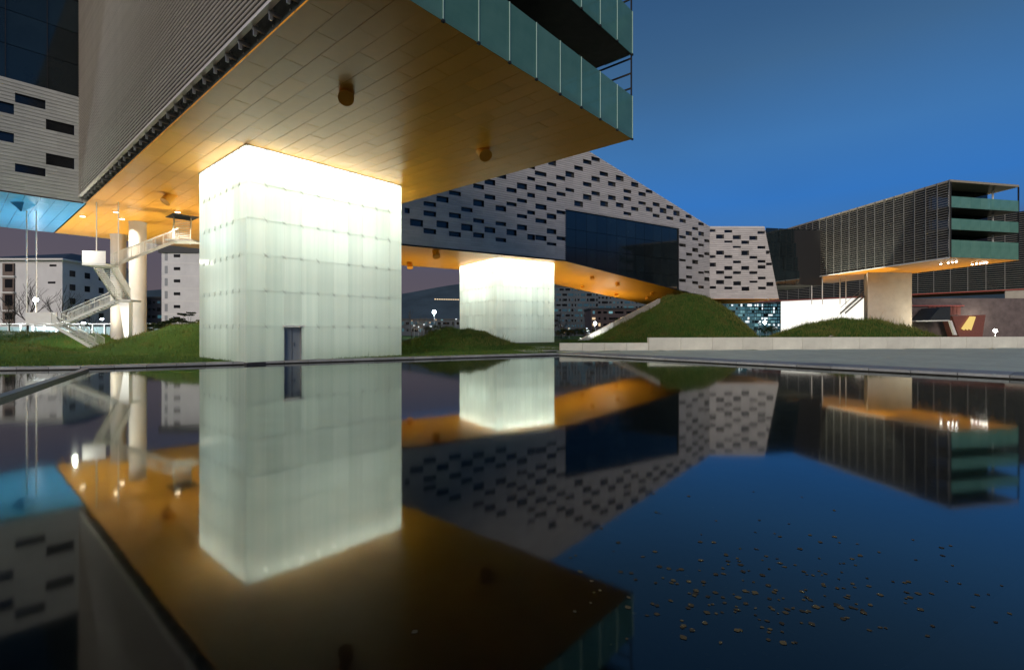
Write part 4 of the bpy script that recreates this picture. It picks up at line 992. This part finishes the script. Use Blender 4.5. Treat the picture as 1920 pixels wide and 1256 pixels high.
def far_block(name, label, u0, u1, vtop, y, wallm, cols, rows, litp, litm, dep=15, zb=0.1, seed=1, ww=.62, wh=.5):
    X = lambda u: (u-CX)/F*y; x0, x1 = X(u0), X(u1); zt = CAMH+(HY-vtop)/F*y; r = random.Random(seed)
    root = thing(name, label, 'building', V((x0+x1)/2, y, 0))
    mb = MB(); mb.box(V(x0, y, zb), V(x1-x0, 0, 0), V(0, dep, 0), UP*(zt-zb)); mb.build('wall', wallm, root)
    mb = MB(); mb.box(V(x0-.3, y-.3, zt), V(x1-x0+.6, 0, 0), V(0, dep+.6, 0), UP*.5); mb.build('roof', ROOFM, root)
    cw = (x1-x0)/cols; rh = (zt-zb-1)/rows
    for j in range(rows):
        i = 0
        while i < cols:
            k = r.choice((1, 1, 1, 2)); k = min(k, cols-i); w_ = ww*r.uniform(.55, 1.1); h_ = wh*r.uniform(.6, 1.05)
            mb = MB(); mb.box(V(x0+cw*(i+.5*(1-w_)), y-.06, zb+1+rh*(j+.5-h_/2)), V(cw*(k-1+w_), 0, 0), V(0, .1, 0), UP*(rh*h_))
            mb.build('window', r.choice(litm) if r.random() < litp else WGLASS, root); i += k
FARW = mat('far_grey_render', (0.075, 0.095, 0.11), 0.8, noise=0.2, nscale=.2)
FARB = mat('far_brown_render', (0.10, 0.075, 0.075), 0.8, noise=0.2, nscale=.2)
LITC = emis('lit_window_cyan', (0.35, 0.72, 0.80), 0.42); LITW = emis('lit_window_warm', (1.0, 0.72, 0.42), 0.75); LITB = emis('lit_window_white', (0.85, 0.95, 1.0), 1.1); LITD = emis('lit_window_dim', (0.10, 0.26, 0.32), 0.35)
LITE = emis('lit_window_faint', (0.06, 0.13, 0.18), 0.4); LITM = emis('lit_window_mid', (0.22, 0.52, 0.66), 0.28)
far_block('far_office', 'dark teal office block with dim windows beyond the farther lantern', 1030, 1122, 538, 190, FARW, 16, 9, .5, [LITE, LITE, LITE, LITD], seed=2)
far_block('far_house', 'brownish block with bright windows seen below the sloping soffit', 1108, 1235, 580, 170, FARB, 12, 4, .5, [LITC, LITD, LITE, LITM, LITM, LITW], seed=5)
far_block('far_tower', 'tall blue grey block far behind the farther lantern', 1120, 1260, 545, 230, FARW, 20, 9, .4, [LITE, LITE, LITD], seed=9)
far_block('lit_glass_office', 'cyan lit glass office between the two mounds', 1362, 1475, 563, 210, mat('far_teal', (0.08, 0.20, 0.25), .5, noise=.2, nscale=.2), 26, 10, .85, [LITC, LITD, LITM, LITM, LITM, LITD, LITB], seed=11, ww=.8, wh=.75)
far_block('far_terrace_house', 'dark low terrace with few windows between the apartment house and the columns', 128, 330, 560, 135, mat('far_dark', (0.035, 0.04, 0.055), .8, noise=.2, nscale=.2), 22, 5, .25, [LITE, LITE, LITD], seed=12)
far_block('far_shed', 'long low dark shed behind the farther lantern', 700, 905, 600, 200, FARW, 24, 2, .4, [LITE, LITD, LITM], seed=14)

# clutter below the far wing: red pavilion, dark canopy, gold panel
def pavilion():
    y = 112.0; X = lambda u: (u-CX)/F*y; Z = lambda v: CAMH+(HY-v)/F*y
    REDM = mat('red_render', (0.22, 0.080, 0.060), .6, noise=.2); root = thing('red_pavilion', 'low red and grey pavilion with slanted roof below the distant wing', 'building', V(X(1800), y, 0))
    mb = MB(); mb.box(V(X(1712), y+6, .1), V(X(2010)-X(1712), 0, 0), V(0, 2.5, 0), UP*(Z(556)-.1)); mb.build('wall', mat('pavilion_render', (.15, .12, .115), .8, noise=.3, nscale=.6), root)
    for i in range(8):
        mb = MB(); u = 1782+8*i; mb.box(V(X(u), y+5.8, Z(589)), V(X(u+7)-X(u), 0, 0), V(0, .15, 0), UP*(Z(570)-Z(589))); mb.build('panel', REDM, root)
    mb = MB(); mb.box(V(X(1745), y+5.5, Z(572)), V(X(1850)-X(1745), 0, 0), V(0, .4, 0), UP*.25); mb.build('fascia', mat('red_band', (.45, .12, .10), .5), root)
    mb = MB(); p = [V(X(1742), y, Z(600)), V(X(1782), y, Z(600)), V(X(1782), y, Z(575)), V(X(1762), y, Z(577))]; mb.hexa(p, [q+V(0, 5, 0) for q in p]); mb.build('canopy', ROOFM, root)
    mb = MB(); p = [V(X(1716), y-.2, Z(603)), V(X(1778), y-.2, Z(602)), V(X(1778), y-.2, Z(600)), V(X(1716), y-.2, Z(601))]; mb.hexa(p, [q+V(0, 5, 0) for q in p]); mb.build('canopy_edge', WHITE, root)
    mb = MB(); p = [V(X(1777), y-.5, Z(601)), V(X(1781), y-.5, Z(601)), V(X(1791), y-.5, Z(628)), V(X(1786), y-.5, Z(628))]; mb.hexa(p, [q+V(0, .5, 0) for q in p]); mb.build('strut', WHITE, root)
    mb = MB(); p = [V(X(1793), y+1, Z(592)), V(X(1856), y+1, Z(590)), V(X(1850), y+1, Z(632)), V(X(1806), y+1, Z(632))]; mb.hexa(p, [q+V(0, 3, 0) for q in p]); mb.build('wing_wall', REDM, root)
    gold = thing('gold_light_panel', 'slanted gold lit panel on the red pavilion', 'light panel', V(X(1818), y, Z(620)))
    for i in range(3):
        mb = MB(); du = 6.5*i; p = [V(X(1808+du), y+.6, Z(616)), V(X(1813+du), y+.6, Z(619)), V(X(1828+du*.5), y+.6, Z(594)), V(X(1824+du*.5), y+.6, Z(593))]; mb.hexa(p, [q+V(0, .2, 0) for q in p]); mb.build('panel', emis('gold_glow', (1.0, .72, .22), 0.8), gold)
    point('pavilion_light', V(X(1740), y-1, Z(622)), 260, (1, .95, .75), .4); point('pavilion_light', V(X(1832), y+3.5, Z(612)), 500, (1, .75, .5), .4)
    point('far_wing_light', V(X(1870)+8, y+14, Z(568)), 3500, (1, .9, .7), .5); point('pavilion_light', V(X(1868), y+3.0, Z(598)), 420, (1, .92, .75), .3)  # point light without a fitting, added to brighten the pavilion
    for (u, v, ww) in ((1727, 592, 8), (1722, 577, 8)):
        mb = MB(); mb.box(V(X(u-ww), y+5.7, Z(v+3)), V(X(u+ww)-X(u-ww), 0, 0), V(0, .2, 0), UP*.8); mb.build('window', LITB if v > 580 else LITC, root)
pavilion()

# ------------------------------------------------------------------ street lamps
def street_lamp(u, v, y, label, power, r=0.28, mm=LAMPC, pole=True):
    x = (u-CX)/F*y; z = CAMH+(HY-v)/F*y; g = terrain(x, y) if TERX0 < x < TERX1 and y < TERY1 else .14
    root = thing('street_lamp', label, 'street lamp', V(x, y, g))
    mb = MB(); mb.tube(V(x, y, g-.05), V(x, y, z-r*.6), 0.07, 0.05, n=10); mb.build('pole', STEEL, root)
    mb = MB(); mb.tube(V(x, y, z-r*.9), V(x, y, z-r*.5), .10, .16, n=12); mb.build('collar', STEEL, root)
    bm = bmesh.new(); bmesh.ops.create_icosphere(bm, subdivisions=3, radius=r); me = bpy.data.meshes.new('globe'); bm.to_mesh(me); bm.free(); me.materials.append(mm)
    link('globe', me, root, Matrix.Translation((x, y, z)), smooth=True)
    spot('street_lamp_light', V(x, y-.1, z-r), (0, 0, -1), power*1.3, (.9, .96, 1.0), 172, .25, .3)
street_lamp(67, 562, 78, 'white globe street lamp before the pale apartment house', 17000, 0.34)
street_lamp(814, 585, 140, 'bright globe street lamp beyond the grassy berm between the lanterns', 6000, 0.5)
street_lamp(1434, 604, 150, 'globe street lamp in the gap between the two mounds', 1500, 0.45)
street_lamp(1116, 606, 140, 'globe street lamp before the brownish block', 1500, 0.4)
street_lamp(1866, 620, 88, 'low star-bright lamp at the end of the upper wall', 500, 0.30, LAMPW)
rl = random.Random(8)
for (u0, u1, v0, v1, y, cnt, lbl) in ((764, 856, 598, 614, 150, 9, 'tiny distant street light beyond the berm between the lanterns'), (1045, 1108, 612, 628, 140, 8, 'tiny distant street light below the dark teal office'), (1376, 1458, 592, 626, 155, 9, 'tiny distant street light before the cyan lit office'), (4, 300, 598, 612, 100, 10, 'tiny distant street light behind the white fence')):
    for k in range(cnt):
        u, v = rl.uniform(u0, u1), rl.uniform(v0, v1); x = (u-CX)/F*y; z = CAMH+(HY-v)/F*y; root = thing('distant_lamp', lbl, 'lamp', V(x, y, .14), lbl.replace('tiny distant street light', 'distant lights'))
        mb = MB(); mb.tube(V(x, y, .1), V(x, y, z), .05, n=5); mb.build('pole', STEEL, root)
        mb = MB(); mb.cbox(V(x, y, z+.1), rl.uniform(.2, .7), .3, rl.uniform(.16, .4)); mb.build('lamp_head', rl.choice((LITB, LITB, LAMPC, LITW, LITC)), root)
for k in range(11):
    u = 816+4.3*k; y = 260.0
    mb = MB(); c = V((u-CX)/F*y, y, CAMH+(HY-561-.08*k)/F*y); mb.cbox(c, .7, .3, .5)
    tag(mb.build('string_light', emis('amber_string', (1, .75, .45), 1.1)), 'tiny amber light in the row on the dark hillside', 'lamp', 'amber lights on the hillside')

# ------------------------------------------------------------------ white fence along the street
def fence():
    y = 82.0; root = thing('street_fence', 'white post and rail fence along the far side of the lawn', 'fence', V(-80, y, 0.1))
    x0, x1 = -92.0, -50.0; n = 21
    pm_ = MB(); pm_.box((-.09, -.09, 0), (.18, 0, 0), (0, .18, 0), (0, 0, 2.35)); pm_ = pm_.mesh('post', WHITE)
    gl_ = MB(); gl_.box((0.1, 0, 0), ((x1-x0)/n-.2, 0, 0), (0, .04, 0), (0, 0, 1.6)); gl_ = gl_.mesh('glass_panel', mat('fence_glass', (.20, .27, .28), .15, objrand=.3))
    for i in range(n+1):
        x = x0+(x1-x0)*i/n; link('post', pm_, root, Matrix.Translation((x, y, .9)))
        if i < n: link('glass_panel', gl_, root, Matrix.Translation((x, y, 1.25)))
    mb = MB(); mb.box(V(x0, y-.06, 3.25), V(x1-x0, 0, 0), V(0, .12, 0), UP*.16); mb.build('rail', WHITE, root)
    mb = MB(); mb.box(V(x0, y+.1, .1), V(x1-x0, 0, 0), V(0, .2, 0), UP*.9); mb.build('base_wall', CONC, root)
fence()

# ------------------------------------------------------------------ hills
def hills():
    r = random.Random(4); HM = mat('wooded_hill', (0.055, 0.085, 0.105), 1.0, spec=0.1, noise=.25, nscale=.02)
    m = MB(); n = 130; X0, X1, Y = -1500, 1500, 900.0; prev = None
    for i in range(n+1):
        t = i/n; x = X0+(X1-X0)*t
        h = 88+26*math.sin(t*9.1+2.2)+12*math.sin(t*23+1.0)+4*math.sin(t*71)
        cur = (x, h)
        if prev:
            (a, ha), (b, hb_) = prev, cur
            m.quad((a, Y-260, .1), (b, Y-260, .1), (b, Y, hb_), (a, Y, ha)); m.quad((a, Y, ha), (b, Y, hb_), (b, Y+320, .1), (a, Y+320, .1))
        prev = cur
    struct(m.build('hill', HM, smooth=True))
hills()

# ------------------------------------------------------------------ trees
def bare_tree(x, y, h, label, seed, spread=0.55, group='bare street trees'):
    r = random.Random(seed); g = terrain(x, y) if TERX0 < x < TERX1 and y < TERY1 else .14
    root = thing('bare_tree', label, 'tree', V(x, y, g), group)
    tk, br = MB(), MB(); p = V(x, y, g-.1); th = h*.42; q = p+V(r.uniform(-.2, .2), r.uniform(-.2, .2), th)
    tk.tube(p, q, h*.018, h*.013, n=8)
    def grow(p, d, l, rad, dep):
        k = 3 if dep > 2 else 2
        pp = p
        for i in range(k):
            d = (d+V(r.uniform(-.16, .16), r.uniform(-.16, .16), r.uniform(-.02, .12))).normalized(); q = pp+d*(l/k)
            br.tube(pp, q, rad*(1-.3*i/k), rad*(1-.3*(i+1)/k), n=5 if dep > 2 else 3, cap=False); pp = q
            if dep > 0 and i < k-1:
                sd = (d+V(r.uniform(-1, 1), r.uniform(-1, 1), r.uniform(-.1, .5))*spread*1.3).normalized(); grow(pp, sd, l*.55, rad*.5, dep-1)
        if dep > 0:
            for _ in range(2 if dep < 4 else 3):
                sd = (d+V(r.uniform(-1, 1), r.uniform(-1, 1), r.uniform(-.1, .5))*spread).normalized(); grow(pp, sd, l*r.uniform(.6, .8), rad*.62, dep-1)
    for i in range(5):
        a = 2*math.pi*(i+r.random())/5; d = V(math.cos(a)*.75, math.sin(a)*.75, r.uniform(.55, 1.0)).normalized()
        grow(p.lerp(q, r.uniform(.7, 1)), d, h*.24, h*.008, 3)
    grow(q, V(0, 0, 1), h*.25, h*.010, 3)
    tk.build('trunk', BARK, root); br.build('crown', BARK, root)
def leafy_tree(x, y, h, w, label, seed, n=1400, flat=0.5, group=None, leaf=.16):
    r = random.Random(seed); g = terrain(x, y) if TERX0 < x < TERX1 and y < TERY1 else .14
    root = thing('leafy_tree', label, 'tree', V(x, y, g), group); tk, lf = MB(), MB()
    top = V(x+r.uniform(-.2, .2), y, g+h*.62); tk.tube(V(x, y, g-.1), top, h*.022, h*.012, n=8)
    for c in range(9):
        a = r.uniform(0, 6.28); rr_ = w*.5*math.sqrt(r.random()); cc = V(x+math.cos(a)*rr_, y+math.sin(a)*rr_*.8, g+h*r.uniform(.45, .92)*(1-.12*rr_/w))
        tk.tube(V(x, y, g+h*r.uniform(.3, .55)), cc, h*.008, h*.003, n=5)
        R_ = w*r.uniform(.14, .26)
        for i in range(n//9):
            d = V(r.gauss(0, 1), r.gauss(0, 1), r.gauss(0, 1)*flat); d = d.normalized()*R_*r.random()**.4*V(1, 1, 1).length/1.732; d.z *= flat
            p = cc+d; u_ = V(r.gauss(0, 1), r.gauss(0, 1), r.gauss(0, .7)).normalized(); v_ = u_.orthogonal().normalized(); s_ = leaf*r.uniform(.6, 1.4)
            lf.quad(p-u_*s_, p+v_*s_*.5, p+u_*s_, p-v_*s_*.5, r.random())
    tk.build('trunk', BARK, root); lf.build('crown', LEAFM, root)
X_ = lambda u, y: (u-CX)/F*y
bare_tree(X_(52, 72), 72, 9.2, 'tall bare tree with spreading twigs before the apartment house', 1)
bare_tree(X_(110, 74), 74, 8.4, 'bare tree in front of the right corner of the apartment house', 2)
bare_tree(X_(18, 70), 70, 6.0, 'bare tree below the brown balconies', 3)
bare_tree(X_(172, 72), 72, 4.6, 'low bare tree below the third stair flight', 4)
bare_tree(X_(150, 74), 74, 4.2, 'small bare tree beside the foot of the stair', 5)
bare_tree(X_(790, 85), 85, 4.6, 'bare shrubby tree beyond the berm between the lanterns', 6)
bare_tree(X_(772, 90), 90, 5.6, 'taller bare tree at the edge of the large lantern', 8)
bare_tree(X_(840, 95), 95, 4.6, 'thin bare tree left of the farther lantern', 9)
bare_tree(X_(1052, 120), 120, 6.4, 'bare tree right of the farther lantern', 10)
leafy_tree(X_(322, 78), 78, 4.6, 5.0, 'dark spreading evergreen tree between column and slab house', 21, flat=.35)
leafy_tree(X_(355, 74), 74, 5.0, 4.0, 'flat-topped small tree before the slab house windows', 22, n=900, flat=.22)
leafy_tree(X_(290, 80), 80, 3.4, 4.0, 'dark shrub-like tree beside the beige column', 23, flat=.5)
leafy_tree(X_(815, 110), 110, 3.2, 5.0, 'dark round tree below the bright street lamp', 24, flat=.6)
for i, u in enumerate((1048, 1062, 1078, 1095)):
    leafy_tree(X_(u, 118), 118, 2.6, 3.2, 'dark low shrub in the row right of the farther lantern', 30+i, n=500, flat=.7, group='shrubs right of the farther lantern')
for i, u in enumerate((1400, 1416, 1434, 1448)):
    leafy_tree(X_(u, 130), 130, 3.4, 3.6, 'dark shrub in the gap between the two mounds', 40+i, n=500, flat=.7, group='shrubs between the mounds')

# ------------------------------------------------------------------ grass
def grass():
    r = random.Random(11); m = MB(); n = 0
    regions = [(-48, 8, 27, 62, 75000, 1.0), (-80, -34, 40, 78, 22000, 1.3), (32, 62, 56, 76, 26000, 1.5), (10, 52, 80, 100, 30000, 1.8), (-14, 6, 48, 66, 18000, 1.0)]
    for (x0, x1, y0, y1, cnt, sc_) in regions:
        for _ in range(cnt):
            x, y = r.uniform(x0, x1), r.uniform(y0, y1)
            if in_pool(x, y): continue
            pdist = pool_dist(x, y)
            if pdist < 1.15: continue
            rel = V(x, y, 0)-Vector((*POOL[0], 0)); 
            if x > 3.0 and y < wall_y(x)+.6 and rel.dot(RN) > 0: continue
            c = V(x-T0.x, y-T0.y, 0); a_, b_ = c.dot(A), c.dot(B)
            if -.1 < a_ < 12.1 and -.1 < b_ < 9: continue
            c = V(x+2.5, y-80.1, 0)
            if -.1 < c.dot(D2) < 11.9 and -.1 < c.dot(N2) < 13.5: continue
            z = terrain(x, y); patch = .5+.5*math.sin(x*.55+2*math.sin(y*.31))*math.sin(y*.47+1.3*math.sin(x*.23))
            cl_ = max(0, math.sin(x*1.7+3*math.sin(y*.9))*math.sin(y*1.9+2*math.sin(x*.7)))
            h = (.06+.13*r.random())*sc_*(1.0 if z < .5 else 1.3+1.3*cl_)
            if r.random() < .02: h *= 2.8
            if 47 < x < 62 and 60 < y < 72 and z > 1.2 and r.random() < .06: h = r.uniform(.4, .95)
            a = r.uniform(0, 6.28); w = .022*sc_; lx, ly = r.gauss(0, .35)*h, r.gauss(0, .35)*h
            dx, dy = math.cos(a)*w, math.sin(a)*w
            m.tri((x-dx, y-dy, z-.02), (x+dx, y+dy, z-.02), (x+lx, y+ly, z+h), min(1, max(0, (.12 if z < .6 else .2)+.35*patch*(z > .6)+r.random()*.35)))
    o = m.build('grass', BLADE); o['kind'] = 'stuff'; o['label'] = 'short rough grass over the lawn and mounds'; o['category'] = 'grass'
grass()

# ------------------------------------------------------------------ leaves lying in the pool
def leaves():
    r = random.Random(5); LM = mat('fallen_leaf', (0.095, 0.072, 0.026), .8, objrand=.6, noise=.2, nscale=20)
    metas = []
    for k in range(4):
        m = MB(); n = 7; w = r.uniform(.6, .95); c = r.uniform(-.12, .12); pts = []
        for i in range(n):
            t = i/(n-1); hw = w*math.sin(math.pi*min(.98, max(.02, t))**.85); pts.append((t-.5, hw*.5, .10*(t-.5)**2+c*t*.3))
        for i in range(n-1):
            (a, ha, za), (b, hb_, zb) = pts[i], pts[i+1]
            m.quad((a, 0, za), (b, 0, zb), (b, hb_, zb+.06), (a, ha, za+.06)); m.quad((b, 0, zb), (a, 0, za), (a, -ha, za+.06), (b, -hb_, zb+.06))
        metas.append(m.mesh('fallen_leaf', LM))
    spots = []
    while len(spots) < 290:
        k = r.random()
        if k < .55: u, v = r.gauss(1470, 190), r.gauss(1195, 60)
        elif k < .8: u, v = r.gauss(1370, 110), r.gauss(1130, 55)
        else: u, v = r.uniform(1060, 1800), r.uniform(930, 1256)
        if v < 930 or v > 1290: continue
        p = on_plane_z(u, v, -.30)
        if in_pool(p.x, p.y): spots.append(p)
    for i, p in enumerate(spots):
        s_ = r.uniform(.025, .06); M_ = Matrix.Translation((p.x, p.y, -.325+r.random()*.02 if i % 5 == 0 else .003)) @ Matrix.Rotation(r.uniform(0, 6.28), 4, 'Z') @ Matrix.Diagonal((s_, s_, s_*.12, 1))
        o = link('fallen_leaf', metas[i % 4], None, M_); tag(o, 'small amber fallen leaf in the dark pool water', 'leaf', 'fallen leaves in the pool')
leaves()
